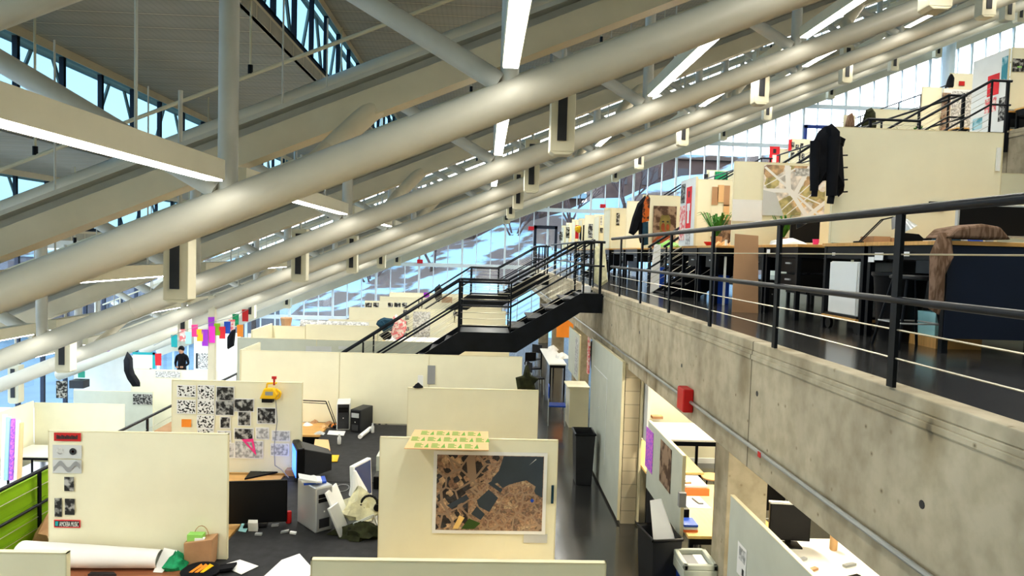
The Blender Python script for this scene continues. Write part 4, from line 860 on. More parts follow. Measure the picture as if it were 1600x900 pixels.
struct(MB().box(2.4, 9.0, 13.42, 13.55, 0, 3.0).build('wall_cross_partition', 'panel_cream')); struct(MB().box(2.9, 9.0, 13.39, 13.42, 0, .1).build('baseboard_cross', 'panel_white'))
table(2.45, 4.13, 11.72, 12.95, .9, 'white_top', 'brightly lit white table under the concrete tray')
table(2.42, 3.27, 9.95, 11.7, .89, 'wood_pale', 'pale wood table between the white table and the grey corridor board')
table(2.36, 3.45, 7.62, 9.4, .9, 'wood_pale', 'pale wood table right of the grey corridor board, covered with papers')
table(3.05, 4.7, 4.2, 7.6, .9, 'white_top', 'brightly lit cluttered table behind the large grey board')
def stool(x, y, z, m, label, h=.7, back=False):
    t = thing('stool', label, 'stool', (x, y, z))
    MB().lathe([(.15, 0), (.17, .012), (.17, .03), (.15, .04)], (x, y, z+h-.04), 20).build('seat', m, t, smooth=True)
    for a, b in ((-1, -1), (1, -1), (1, 1), (-1, 1)): MB().tube((x+a*.2, y+b*.2, z), (x+a*.1, y+b*.1, z+h-.04), .012, 8).build('leg', 'black_steel', t)
    MB().path([(x-.17, y-.17, z+.22), (x+.17, y-.17, z+.22), (x+.17, y+.17, z+.22), (x-.17, y+.17, z+.22), (x-.17, y-.17, z+.22)], .008, 6).build('foot_ring', 'silver', t)
    return t
stool(3.42, 10.05, 0, 'peach', 'pale round stool at the corner of the wood table under the tray', .82)
stool(4.0, 10.9, 0, 'wood_pale', 'wooden round stool further right under the tray', .75)
stool(4.3, 9.8, 0, 'wood_top', 'dark legged wooden stool behind the concrete column', .7)
single('model_board', 'paper', MB().box(2.38, 3.0, 8.95, 9.38, 1.0, 1.03), 'white cluttered model sheet on top of an orange slab', 'model', bevel=.003)
single('orange_slab', 'orangebook', MB().box(2.36, 3.02, 8.93, 9.37, .9, .995), 'orange-edged slab under the white model sheet', 'slab')
for k in range(10):
    a = R.uniform(2.42, 2.95), R.uniform(9.0, 9.33); single('model_piece', ['paper', 'kraft', 'pink'][k % 3], MB().obox((a[0], a[1], 1.04), (.04, .01*k % .03, 0), (0, .02, 0), (0, 0, .012)), 'small scrap of card lying on the white model sheet', 'model piece', 'scraps on the white model sheet')
single('black_box', 'black_plastic', MB().box(2.34, 2.48, 8.0, 8.4, .9, 1.06), 'small black box beside the grey corridor board', 'box', bevel=.005)
for k, (m, l) in enumerate((('orangebook', 'orange and white paperback'), ('paper', 'white paperback'), ('blue', 'blue edged paperback'))): single('book', m, MB().box(2.34, 2.5, 7.72, 7.95, .9+.03*k, .925+.03*k), l+' in the stack at the end of the corridor board', 'book')
flat('drawing_sheet', [V((2.55, 8.5, 0)), V((2.9, 8.48, 0)), V((2.88, 8.9, 0)), V((2.58, 8.9, 0))], 'paper', 'white sheet on the pale table by the corridor board')
flat('phone', [V((2.78, 8.6, 0)), V((2.84, 8.6, 0)), V((2.8, 8.8, 0)), V((2.75, 8.8, 0))], 'grey_plastic', 'grey phone on the white sheet by the corridor board', 'phone', .02, .906)
flat('drawing_sheet', [V((2.9, 7.5, 0)), V((3.2, 7.45, 0)), V((3.2, 7.9, 0)), V((2.95, 7.9, 0))], 'paper', 'white folded paper at the near corner of the pale table')
single('small_model', 'kraft', MB().box(3.3, 3.5, 13.2, 13.35, .9, .95), 'small brown model on the brightly lit white table', 'model')
t = monitor(3.4, 7.4, .9, .44, .4, -.1, 'black monitor with a pale top edge on the cluttered lit table', stand=.06)
MB().obox((3.4, 7.4, 1.37), (.22, -.022, 0), (0, .03, 0), (0, 0, .01)).build('top_edge', 'paper', t)
for k in range(12):
    x, y = R.uniform(3.1, 4.0), R.uniform(6.2, 7.2); single('desk_clutter', ['black_plastic', 'kraft', 'paper', 'silver'][k % 4], MB().obox((x, y, .915), (.05+.01*(k % 3), .03, 0), (-.01, .02, 0), (0, 0, .012)), 'small loose item on the cluttered lit table', 'desk item', 'loose items on the cluttered lit table')
single('water_bottle', 'peach', MB().lathe([(.035, 0), (.04, .01), (.04, .16), (.02, .2), (.02, .23)], (3.85, 7.3, .9), 14), 'pale bottle beside the black monitor under the tray', 'bottle', smooth=True)
single('dark_cabinet', 'black_plastic', MB().box(3.25, 3.75, 8.3, 8.34, .95, 1.9), 'dark upright board behind the black monitor under the tray', 'board', bevel=.01)
single('easel_frame', 'wood_pale', MB().path([(3.62, 8.0, .9), (3.74, 8.0, 1.75)], .012, 6).path([(3.85, 8.0, .9), (3.76, 8.0, 1.75)], .012, 6).path([(3.66, 8.0, 1.4), (3.82, 8.0, 1.4)], .01, 6), 'small wooden easel beyond the black monitor', 'easel')
# further along the corridor
single('low_cabinet', 'panel_cream', MB().box(2.05, 2.5, 16.0, 16.7, 0, .92).box(2.0, 2.51, 15.96, 16.72, .92, .96), 'cream low cabinet with a flat top beside the corridor', 'cabinet', bevel=.006)
def chair(x, y, z, rot, m, label):
    t = thing('chair', label, 'chair', (x, y, z)); c, s_ = math.cos(rot), math.sin(rot); u = V((c, s_, 0)); n_ = V((-s_, c, 0)); C = V((x, y, z))
    MB().obox(C+V((0, 0, .46)), u*.2, n_*.2, (0, 0, .02)).build('seat', m, t, bevel=.015)
    MB().obox(C+n_*.2+V((0, 0, .78)), u*.19, n_*.012, (0, 0, .14)).build('backrest', m, t, bevel=.01)
    for a, b in ((-1, -1), (1, -1)): MB().tube(C+u*a*.18+n_*b*.19, C+u*a*.17+n_*b*.17+V((0, 0, .45)), .012, 8).build('leg', 'silver', t)
    for a in (-1, 1): MB().tube(C+u*a*.18+n_*.2, C+u*a*.17+n_*.2+V((0, 0, .9)), .012, 8).build('leg', 'silver', t)
    return t
chair(1.8, 16.3, 0, 1.5, 'blue', 'blue chair in the corridor beside the cream low cabinet')
chair(1.6, 21.5, 0, .4, 'black_plastic', 'black chair at the table edge far down the corridor')
chair(1.75, 23.4, 0, -.6, 'dark_grey', 'dark chair furthest down the corridor')
chair(1.55, 19.8, 0, 1.9, 'black_plastic', 'black chair halfway down the corridor')
table(1.9, 2.4, 19.6, 22.8, .9, 'panel_white', 'white topped table far down the corridor')
panel_y(2.35, 16.8, 18.9, .9, 2.05, 'grey board with a long dark strip above the cream low cabinet', 'panel_grey')
sheetx(2.35, 17.0, 17.5, 1.0, 1.95, 'bw_light', 'long grey drawing on the board above the cream low cabinet', 'poster', 'poster')
single('hanging_coat', 'black_cloth', MB().pillow([(2.6, 16.5, 1.3), (2.55, 16.5, 1.9), (2.7, 16.5, 2.1), (2.88, 16.5, 1.95), (2.85, 16.5, 1.35)], (0, .08, 0)), 'black coat hanging under the concrete tray', 'coat')
single('pink_scarf', 'pink_cloth', MB().box(2.5, 2.54, 16.3, 16.5, 1.2, 2.1), 'pink cloth strip hanging beside the black coat under the tray', 'cloth')
single('orange_poster', 'orange', MB().box(2.4, 2.95, 22.6, 22.63, 1.3, 2.25), 'orange poster in the lit bay far down the corridor', 'poster')
single('red_bag', 'red', MB().box(1.9, 2.1, 24.6, 24.8, 1.2, 1.5), 'small red bag at the far end of the corridor', 'bag')
for k, (x, y) in enumerate(((3.3, 22.2), (3.2, 23.8))): single('paper_pile', 'paper', MB().heap((x-.9, y-1.4, .9), .2, .2, .16, k, 9, 3, .3), ['white crumpled paper pile on the far corridor table', 'second white paper pile behind the first on the far corridor table'][k], 'paper')
# under-tray lamps
for k, (x, y) in enumerate(((3.6, 4.8), (3.4, 8.6), (3.6, 12.5), (3.4, 16.5), (3.6, 20.5), (3.6, 25), (6.5, 8), (6.5, 14))):
    t = thing('ceiling_batten', 'fluorescent batten under the concrete tray', 'light fixture', (x, y, 2.9), 'fluorescent battens under the upper tray')
    MB().box(x-.1, x+.1, y-.7, y+.7, 2.93, 3.0).build('housing', 'panel_white', t); MB().box(x-.08, x+.08, y-.68, y+.68, 2.918, 2.93).build('diffuser', 'white_emit', t)
    l = bpy.data.lights.new('batten_lamp', 'AREA'); l.shape = 'RECTANGLE'; l.size = .16; l.size_y = 1.3; l.energy = 95 if x < 6 and y < 14 else 45; l.color = (1, .88, .66)
    o = bpy.data.objects.new('batten_lamp', l); col.objects.link(o); o.location = (x, y, 2.91)

# ================================================================== UPPER TRAY
ZU = 3.29; TU = 4.2; TT = 5.4
def desk(x0, x1, y0, y1, base, label, group=None, drawers=0, side=False, h=.91):
    z = base+h; t = thing('drafting_desk', label, 'desk', ((x0+x1)/2, (y0+y1)/2, base), group)
    MB().box(x0, x1, y0, y1, z-.035, z).build('top', 'wood_top', t, bevel=.003)
    MB().box(x0+.02, x1-.02, y0+.03, y1-.03, z-.16, z-.036).build('apron', 'black_steel', t)
    for x in (x0+.04, x1-.05):
        for y in (y0+.05, y1-.05): MB().box(x-.025, x+.025, y-.025, y+.025, base, z-.035).build('leg', 'black_steel', t)
    if side: MB().box(x0+.02, x1-.02, y0+.01, y0+.03, base+.12, z-.04).build('side_panel', 'mullion_dark', t)
    for k in range(drawers):
        d = MB().box(x0+.06, x0+.7, y0+.1+.0, y0+.65, z-.34-.2*k, z-.165-.2*k).build('drawer', 'black_plastic', t)
        MB().box(x0+.04, x0+.06, y0+.28, y0+.42, z-.24-.2*k, z-.22-.2*k).build('handle', 'silver', d)
    MB().box(x1-.1, x1-.08, y0+.05, y1-.05, base+.15, z-.16).build('back_panel', 'black_plastic', t)
    return t
desk(3.7, 5.5, 5.5, 6.72, ZU, 'dark-sided drafting desk nearest on the upper tray, closed end panel toward the railing corner', side=True)
desk(3.7, 5.5, 6.74, 7.6, ZU, 'drafting desk with the white fridge below it, under the big bare panel', drawers=0)
desk(3.7, 5.5, 8.2, 9.2, ZU, 'drafting desk with black drawers, in front of the street map panel', drawers=2)
desk(3.7, 5.5, 9.22, 10.15, ZU, 'drafting desk right below the street map panel', drawers=1)
desk(3.5, 5.5, 10.55, 11.5, ZU, 'drafting desk with the potted plant, third group on the upper tray', drawers=1)
desk(3.5, 5.5, 11.52, 12.42, ZU, 'drafting desk under the kraft paper strips', drawers=1)
desk(3.7, 5.5, 14.0, 15.9, ZU, 'drafting desk under the green face picture', drawers=2)
for k, y in enumerate((17.0, 18.7, 20.9, 24.8, 26.9, 29.0)):
    desk(3.7, 5.5, y, y+1.5, ZU, 'dark drafting desk on the upper tray, %s beyond the desk with the green face picture' % ordn[k], drawers=1)
panel(3.6, 5.38, 7.22, TU, TT, 'big bare cream panel on the upper tray with a black coat at its left end')
single('panel_handle', 'panel_white', MB().box(5.31, 5.345, 7.19, 7.215, 5.0, 5.24), 'thin pale clip at the right edge of the big bare upper panel', 'clip')
panel(5.45, 7.3, 8.2, TU, 5.12, 'cream panel right of and behind the big bare upper panel')
panel(3.6, 5.36, 10.17, TU, TT+.02, 'cream panel carrying the street map')
panel(3.6, 5.4, 12.45, TU, TT, 'cream panel with kraft paper strips')
panel_y(3.45, 11.55, 12.44, TU, TT-.06, 'cream end panel with red posters facing the railing', 'panel_white')
panel(3.58, 4.6, 16.0, TU, TT, 'cream panel carrying the green face picture')
panel(3.6, 5.4, 17.9, TU, TT, 'cream panel behind the black coat and orange shirt')
for k, (y, z) in enumerate(((20.7, TT), (22.6, TT-.1), (24.75, TT), (26.4, TT-.05), (28.4, TT), (30.4, TT-.05), (32.2, TT-.1))):
    panel(3.5, 5.0, y, TU, z, 'cream panel %s in line behind the orange shirt on the upper tray' % ordn[k+1])
    if y != 24.75: panel_y(3.5, y-.95, y-.02, TU, z-.1, 'cream end panel %s in line behind the orange shirt' % ordn[k+1])
# street map sheet and white sheets
sheet(10.16, 1192, 259, 1289, 338, 'street_map', 'large street map in tan and white pinned on the upper tray panel', 'street_map', 'map', off=.008,
      extra=[('paper', [(.0, .94), (.03, .97), (.93, .05), (.9, .02)]), ('paper', [(.0, .56), (.02, .59), (.5, .96), (.5, .92)]), ('paper', [(.36, 0), (.38, 0), (.98, .64), (.98, .68)]), ('paper', [(.41, .98), (.43, .98), (.43, .4), (.41, .4)]), ('paper', [(.2, 0), (.22, 0), (.98, .9), (.98, .93)]), ('paper', [(.5, .45), (.52, .47), (.98, .25), (.98, .22)]), ('paper_grey', [(0, 0), (.35, 0), (.2, .45), (0, .5)]),
             ('bw_light', [(.5, .8), (.95, .8), (.95, .95), (.5, .95)])])
sheet(10.16, 1144, 312, 1191, 346, 'paper', 'white sheet pinned low on the left of the street map panel', 'drawing_sheet', 'paper', off=.006)
for k, (x0, y0, x1, y1) in enumerate(((1112, 292, 1122, 320), (1121, 289, 1131, 316), (1131, 290, 1140, 322), (1130, 320, 1139, 347))): sheet(12.44, x0, y0, x1, y1, 'peach' if k % 2 else 'cardboard', ['left', 'second', 'third', 'lowest'][k]+' kraft paper strip pinned on the cream panel', 'kraft_strip', 'paper')
sheet(12.44, 1110, 324, 1127, 386, 'panel_cream', 'plain cream sheet hanging left of the kraft strips', 'hanging_sheet', 'paper', off=.02)
s = sheetx(3.45, 11.75, 12.05, 4.5, 5.2, 'red_print', 'red poster with a white shirt shape on the end panel', 'poster', 'poster', extra=[('paper', (.3, .7, .12, .42)), ('paper', (.2, .8, .42, .6)), ('dark_grey', (.4, .6, .75, .9))])
sheetx(3.45, 12.15, 12.4, 4.95, 5.28, 'bw_photo', 'dark strip poster above the pink sheet on the end panel', 'poster', 'poster')
sheetx(3.45, 12.1, 12.42, 4.3, 4.9, 'pink_cloth', 'pink-red sheet on the end panel', 'poster', 'poster')
sheetx(3.45, 11.75, 12.0, 4.22, 4.45, 'bw_light', 'pale sheet with a small dark figure on the end panel', 'poster', 'poster')
EL = lambda cx, cy, rx, ry: [(cx+rx*math.cos(q*.524), cy+ry*math.sin(q*.524)) for q in range(12)]
sheet(15.99, 1020, 322, 1056, 388, 'photo_brown', 'large dark picture of a face in green and red on the upper tray', 'picture', 'picture', off=.01,
      extra=[('rust', [(0, 0), (1, 0), (1, .2), (.75, .34), (.25, .3), (0, .15)]), ('olive_skin', EL(.52, .56, .25, .3)), ('photo_brown', EL(.52, .86, .3, .08)), ('rust', EL(.44, .5, .09, .1)), ('rust', EL(.64, .5, .07, .08)), ('dark_grey', EL(.43, .63, .06, .018)), ('dark_grey', EL(.63, .63, .05, .018)), ('olive_skin', EL(.54, .52, .035, .08)), ('red', EL(.54, .39, .09, .02)), ('leaf', [(.1, .02), (.2, .22), (.35, .12), (.38, .02)]), ('olive_skin', [(.5, .02), (.55, .17), (.7, .17), (.72, .02)])])
def garment(name, m, pts, Y, t_, label, cat='coat', group=None):
    P_ = [PY(px, py, Y) for px, py in pts]
    return single(name, m, MB().pillow(P_, (0, t_, 0), .8), label, cat, smooth=True)
Yc = 7.1
t = thing('hanging_coat', 'black hooded winter coat hanging at the left end of the big bare panel', 'coat', PY(1292, 196, Yc))
body = [(1298, 195), (1305, 200), (1310, 216), (1316, 224), (1318, 260), (1318, 300), (1310, 308), (1306, 290), (1296, 286), (1290, 282), (1284, 283), (1276, 294), (1268, 300), (1265, 280), (1265, 240), (1270, 222), (1279, 205), (1288, 198)]
MB().pillow([PY(a, b, Yc) for a, b in body][::-1], (0, .09, 0), .8).build('body', 'black_cloth', t, smooth=True)
MB().tube(PY(1274, 220, Yc-.08), PY(1272, 298, Yc-.06), .05, 12, .04).tube(PY(1273, 298, Yc-.06), PY(1272, 307, Yc-.06), .03, 12).build('sleeve', 'black_cloth', t, smooth=True)
MB().tube(PY(1303, 214, Yc-.1), PY(1299, 306, Yc-.08), .065, 12, .05).tube(PY(1299, 306, Yc-.08), PY(1297, 318, Yc-.08), .033, 12).build('sleeve', 'black_cloth', t, smooth=True)
MB().pillow([PY(a, b, Yc-.05) for a, b in ((1290, 198), (1300, 193), (1308, 205), (1311, 216), (1320, 221), (1318, 229), (1308, 228), (1292, 222))][::-1], (0, .07, 0)).build('hood', 'black_cloth', t, smooth=True)
mb = MB()
for k in range(4): a = PY(1319, 243+19*k, Yc-.02); mb.tube(a-V((.02, 0, 0)), a+V((.035, 0, .004)), .008, 6)
mb.build('toggle', 'black_plastic', t)
# dark coat and orange shirt further along
garment('hanging_coat', 'black_cloth', [(1008, 305), (1011, 312), (1008, 378), (1000, 380), (999, 358), (990, 368), (982, 364), (988, 340), (996, 318)], 15.6, .08, 'black jacket hanging left of the green face picture')
garment('orange_shirt', 'orange_pattern', [(1012, 303), (1016, 310), (1014, 345), (1003, 348), (1005, 318)], 15.4, .05, 'orange shirt hanging beside the black jacket', 'shirt')
garment('dark_trousers', 'navy', [(1004, 348), (1013, 346), (1013, 382), (1003, 384)], 15.5, .05, 'dark trousers hanging below the orange shirt', 'trousers')
garment('jacket', 'olive_cloth', [(1353, 172), (1362, 168), (1368, 176), (1369, 198), (1367, 212), (1347, 212), (1345, 198), (1349, 184)], 20.4, .1, 'olive jacket over the end of a high tray panel')
garment('jacket', 'brown_plaid', [(1325, 180), (1331, 176), (1334, 184), (1334, 200), (1319, 200)], 21.4, .1, 'brown jacket over a distant high tray panel')
# street map side items
def pot(x, y, z, s, seed, label, upright=False):
    rr = random.Random(seed); t = thing('potted_plant', label, 'plant', (x, y, z))
    MB().lathe([(.07*s, 0), (.1*s, .16*s), (.09*s, .17*s)], (x, y, z), 16).build('pot', 'kraft', t)
    mb = MB()
    for i in range(46):
        a = rr.uniform(0, 6.28); L = rr.uniform(.2, .5)*s; k = rr.uniform(.2, .7)
        p = V((x, y, z+.15*s)); q = p+V((math.cos(a)*L*k, math.sin(a)*L*k, L*.9)); r = q+V((math.cos(a)*L*.3, math.sin(a)*L*.3, -.04*s)); sd = V((-math.sin(a), math.cos(a), 0))*.018*s
        mb.poly([p-sd*.4, q-sd, r, q+sd, p+sd*.4])
    mb.build('foliage', 'leaf', t); return t
pot(3.78, 11.4, TU, .95, 2, 'bushy green potted plant on the upper tray desk')
single('plant_box', 'photo_brown', MB().box(4.0, 4.2, 11.75, 12.0, TU, TU+.45), 'dark reddish box behind the bushy plant', 'box')
single('red_bowl', 'red', MB().lathe([(.04, 0), (.09, .06), (.085, .065)], (3.62, 11.25, TU), 14), 'red bowl in front of the bushy plant', 'bowl')
for k in range(4): single('crumpled_paper', 'peach', MB().heap((3.75+.1*k, 11.2, TU), .07, .06, .08, k+50, 8, 3, .3), 'crumpled cream paper ball beside the red bowl', 'paper', 'crumpled paper balls beside the red bowl')
pot(4.25, 9.9, TU, .75, 9, 'small slim green plant in front of the street map')
single('green_bundle', 'lightgreen', MB().heap((3.85, 14.6, TU), .28, .2, .14, 6, 12, 4, .35), 'light green bundle on the desk left of the face picture', 'bundle')
single('leaning_sheet', 'paper', MB().prism([(3.3, 13.9, ZU), (3.5, 13.9, ZU), (3.55, 14.1, ZU+.95), (3.42, 14.1, ZU+.97)], (0, .03, 0)), 'narrow white sheet leaning by the upper railing post', 'sheet')
t = thing('cardboard_sheet', 'tall brown cardboard sheet leaning against a desk behind the railing', 'cardboard', (3.5, 9.35, ZU))
MB().prism([(3.34, 9.3, ZU), (3.66, 9.2, ZU), (3.66, 9.32, ZU+1.03), (3.37, 9.4, ZU+1.05)], (.004, .02, 0)).build('sheet', 'cardboard', t)
single('pole', 'panel_white', MB().box(3.66, 3.69, 10.6, 10.63, ZU, ZU+1.0), 'thin white post standing left of the cardboard sheet', 'post')
# desk top things, near group
monitor(4.3, 9.35, TU, .4, .32, .02, 'black screen in front of the street map', stand=.05)
monitor(4.5, 6.1, TU, .66, .29, -.03, 'wide dark screen with a silver rim on the nearest upper desk', stand=.06, back='silver', frame=.018)
def arm_lamp(x, y, z, label, shade, dx1=.25, dz1=.28, dx2=.2, dz2=-.02, m='black_steel'):
    t = thing('desk_lamp', label, 'lamp', (x, y, z)); a = V((x+dx1, y, z+dz1)); b = a+V((dx2, -.05, dz2))
    MB().lathe([(.05, 0), (.05, .015), (.015, .02)], (x, y, z), 14).build('base', m, t)
    MB().path([(x, y, z+.01), a, b], .007, 8).path([(x+.02, y, z+.01), a+V((.02, 0, 0))], .005, 6).build('arm', m, t)
    MB().tube(b, b+V((.05, -.02, -.09)), .025, 14, .075).build('shade', shade, t, smooth=True); return t
arm_lamp(3.78, 7.0, TU, 'thin swing-arm lamp at the left foot of the big bare panel', 'grey_plastic', .22, .24, .1, .03)
arm_lamp(4.12, 6.95, TU, 'desk lamp with a silver shade in front of the big bare panel', 'silver', .1, .26, -.04, -.02, 'silver')
arm_lamp(3.8, 9.1, TU, 'black shaded lamp on the desk left of the street map', 'black_plastic', .1, .3, .16, .04)
single('cardboard_box', 'cardboard', MB().box(3.88, 4.05, 6.9, 7.15, TU, TU+.07), 'low cardboard box behind the railing under the big bare panel', 'box')
single('cardboard_box', 'kraft', MB().box(4.06, 4.18, 6.9, 7.15, TU, TU+.06), 'second low cardboard box right of the first under the big panel', 'box')
single('black_organizer', 'black_plastic', MB().prism([(4.0, 6.6, TU), (4.3, 6.6, TU), (4.3, 6.6, TU+.06), (4.2, 6.6, TU+.05), (4.15, 6.6, TU+.09), (4.0, 6.6, TU+.1)], (0, .14, 0)), 'black desk organiser under the big bare panel', 'organiser')
single('document_tray', 'navy', MB().heap((4.25, 6.35, TU), .14, .12, .13, 2, 12, 4, .12), 'dark bag with silver middle on the upper desk', 'bag')
single('plastic_bag', 'silver', MB().heap((4.42, 6.45, TU), .1, .1, .12, 5, 12, 4, .15), 'silver plastic bag between dark bags on the upper desk', 'bag')
single('blue_bag', 'blue', MB().heap((4.58, 6.45, TU), .11, .1, .12, 7, 12, 4, .15), 'blue-black bag beside the silver bag on the upper desk', 'bag')
single('framed_card', 'black_plastic', MB().box(4.62, 4.8, 7.19, 7.215, 4.58, 4.66), 'small dark framed card low on the big bare panel', 'frame')
flat('papers', [V((4.0, 6.1, 0)), V((4.6, 6.1, 0)), V((4.6, 6.3, 0)), V((4.0, 6.3, 0))], 'paper', 'white papers on the nearest upper desk', h=.02, z=TU)
t = single('red_phone', 'black_plastic', MB().box(4.5, 4.68, 8.8, 9.0, TU, TU+.09), 'black box with a red edge in front of the black screen', 'box', bevel=.01)
MB().box(4.49, 4.69, 8.79, 8.8, TU+.07, TU+.1).build('edge', 'red', t)
single('paper_stack', 'paper', MB().heap((3.95, 9.0, TU), .3, .18, .09, 13, 12, 3, .2), 'loose white papers on the desk left of the street map', 'paper')
single('pink_cup', 'pink', MB().lathe([(.03, 0), (.04, .08)], (4.15, 8.7, TU), 12), 'pink cup among the loose papers by the street map', 'cup')
# under the desks
t = thing('mini_fridge', 'small white fridge on a wheeled board under the upper tray desk', 'fridge', (3.9, 7.05, ZU))
MB().box(3.72, 4.15, 6.85, 7.42, ZU+.17, ZU+.72).build('body', 'white_plastic', t, bevel=.01); MB().box(3.705, 3.72, 6.86, 7.41, ZU+.18, ZU+.71).build('door', 'white_plastic', t, bevel=.004)
MB().box(3.68, 4.2, 6.8, 7.5, ZU+.12, ZU+.15).build('dolly', 'wood_top', t); MB().box(3.7, 4.18, 6.82, 7.48, ZU+.15, ZU+.17).build('tray', 'black_plastic', t)
for a, b in ((3.74, 6.86), (4.14, 6.86), (3.74, 7.44), (4.14, 7.44)): MB().tube((a-.015, b, ZU+.06), (a+.015, b, ZU+.06), .06, 12).build('wheel', 'black_plastic', t)
t = thing('trash_bin', 'round black trash can under the desk right of the white fridge', 'trash bin', (3.78, 6.3, ZU))
MB().lathe([(.17, 0), (.22, .58), (.24, .6), (.24, .63), (.21, .63), (.2, .4)], (3.84, 6.35, ZU), 24).build('body', 'black_plastic', t, smooth=True)
single('grey_panel', 'grey_plastic', MB().box(4.2, 4.22, 6.2, 6.7, ZU+.3, ZU+.75), 'grey board behind the round black trash can', 'board')
stool(3.62, 5.82, ZU, 'dark_grey', 'metal stool with thin legs beside the plaid blanket', .62)
t = thing('plaid_blanket', 'brown plaid blanket thrown over a seat back at the nearest upper desk', 'blanket', (3.85, 5.6, TU))
MB().prism([(3.66, 5.46, TU+.02), (3.74, 5.46, TU+.1), (3.95, 5.46, TU+.14), (4.1, 5.46, TU+.12), (4.2, 5.46, TU+.02)][::-1], (0, .3, 0)).build('fold', 'brown_plaid', t, bevel=.02)
MB().pillow([(3.62, 5.5, TU+.06), (3.56, 5.5, TU-.1), (3.57, 5.5, TU-.55), (3.66, 5.5, TU-.6), (3.68, 5.5, TU-.3), (3.74, 5.5, TU-.1), (3.72, 5.5, TU+.06)], (0, .06, 0)).build('drape', 'brown_plaid', t, smooth=True)
for k, (x, y, m, l, h) in enumerate(((3.75, 11.0, 'blue', 'blue bin under the plant desk', .45), (3.55, 14.2, 'blue', 'blue bin under the face picture desk', .5), (3.75, 9.9, 'blue', 'slim blue bin beside the thin white post', .4))):
    single('blue_bin', m, MB().prism([(x-.1, y-.12, ZU), (x+.1, y-.12, ZU), (x+.1, y+.12, ZU), (x-.1, y+.12, ZU)], (0, 0, h)), l, 'bin', bevel=.01)
tower(4.75, 8.6, ZU, .2, .4, .35, 0, 'dark_grey', 'black_plastic', 'dark computer tower on the floor under the drawer desk')
tower(4.5, 11.0, ZU, .2, .4, .4, 0, 'dark_grey', 'dark_grey', 'dark computer tower under the plant desk')
single('teal_box', 'cyanish', MB().box(3.9, 4.2, 5.9, 6.2, ZU+.1, ZU+.3), 'pale teal box under the nearest upper desk', 'box'); single('wood_crate', 'wood_top', MB().box(3.85, 4.25, 5.8, 6.3, ZU, ZU+.09), 'shallow wooden crate on the floor under the teal box', 'crate')
for k, (y, zz, w) in enumerate(((6.55, .72, .05), (6.4, .74, .07), (6.0, .78, .04), (7.3, .78, .03), (9.0, .8, .05))): single('label_sticker', 'paper', MB().box(3.694, 3.699, y, y+w*2, ZU+zz, ZU+zz+w), '%s small white sticker along the black desk fronts from the railing corner' % ordn[k], 'sticker')
# items beyond on the upper tray
for k, (Y_, x0, y0, x1, y1, m) in enumerate(((20.68, 963, 333, 968, 352, 'bw_photo'), (22.55, 935, 338, 941, 352, 'bw_light'), (24.4, 919, 350, 926, 372, 'bw_photo'), (22.55, 935, 356, 942, 364, 'bw_photo'), (26.3, 899, 352, 907, 373, 'red_print'), (28.3, 884, 355, 890, 372, 'bw_photo'), (30.3, 874, 362, 879, 376, 'bw_photo'))):
    sheet(Y_, x0, y0, x1, y1, m, '%s small print along the far upper tray panels, from the face picture on' % ordn[k], 'print', 'print')
puff('yellow_bag', 'yellow', 'yellow bag beside the red poster on the far upper tray', 'bag', 905, 358, 25.8, .3, .3, 4)
puff('hanging_coat', 'black_cloth', 'dark coat on the far upper tray beside the yellow bag', 'coat', 911, 366, 25.6, .25, .6, 5)
garment('hanging_bag', 'pale_cloth', [(928, 385), (945, 384), (950, 440), (938, 448), (926, 440)], 13.9, .1, 'grey-beige sack hanging behind the stair head post', 'sack') 
single('white_carton', 'paper', MB().box(1.85, 1.98, 12.9, 13.2, 3.3, 3.42), 'small white carton on the top stair landing', 'carton')

# ================================================================== HIGH TRAY
ZH = 6.4; HT = 8.55
panel(11.35, 12.75, 20.6, ZH+.6, HT, 'cream panel behind the olive jacket on the high tray')
panel(11.1, 11.6, 17.85, ZH+.4, HT, 'cream panel left of the black and white drawings on the high tray')
panel(11.62, 12.6, 17.8, ZH+.3, HT-.03, 'white panel hung with large black and white drawings on the high tray', 'panel_white')
panel(12.7, 13.7, 19.2, ZH+.9, HT+.75, 'cream panel in the back on the high tray')
panel_y(10.9, 14.62, 15.7, ZH+.15, HT+.05, 'pale end panel with a red poster beside the high stairs', 'panel_white')
panel(10.94, 12.7, 14.56, ZH+.92, HT+.05, 'cream panel with a dark picture at the right edge of the view')
panel(11.0, 11.34, 21.6, ZH+.6, HT, 'narrow cream panel under the brown jacket on the high tray')
panel(9.8, 10.43, 24.2, ZH+.04, 7.87, 'cream panel with a red print beyond the street map')
panel(9.6, 11.2, 30.6, ZH+.04, 7.85, 'cream panel beyond the green board')
panel(9.6, 11.0, 19.0, ZH+.6, HT-.1, 'cream panel with dark framed snapshots behind the coat on the high tray') if 0 else None
sheet(24.19, 1202, 229, 1218, 255, 'red_print', 'red print with a pale square beyond the street map', 'poster', 'poster', extra=[('paper', [(.3, .05), (.7, .05), (.7, .5), (.3, .5)]), ('dark_grey', [(.35, .6), (.65, .6), (.65, .85), (.35, .85)])])
single('green_board', 'green', MB().box(9.95, 10.5, 30.5, 30.55, ZH+.04, 7.78), 'green board standing beyond the street map', 'board')
single('printed_column', 'panel_white', MB().box(9.7, 9.9, 30.5, 30.55, ZH+.04, 7.8), 'narrow white sheet column right of the green board', 'sheet')
sheet(30.59, 1100, 272, 1106, 282, 'dark_grey', 'dark sign left of the small prints beyond the end panel', 'sign', 'sign')
sheet(17.79, 1470, 145, 1484, 212, 'photo_brown', 'tall dark drawing, left one on the white panel of the high tray', 'drawing', 'drawing')
sheet(17.79, 1486, 143, 1518, 208, 'bw_light', 'wide swirling pale drawing on the white panel of the high tray', 'drawing', 'drawing')
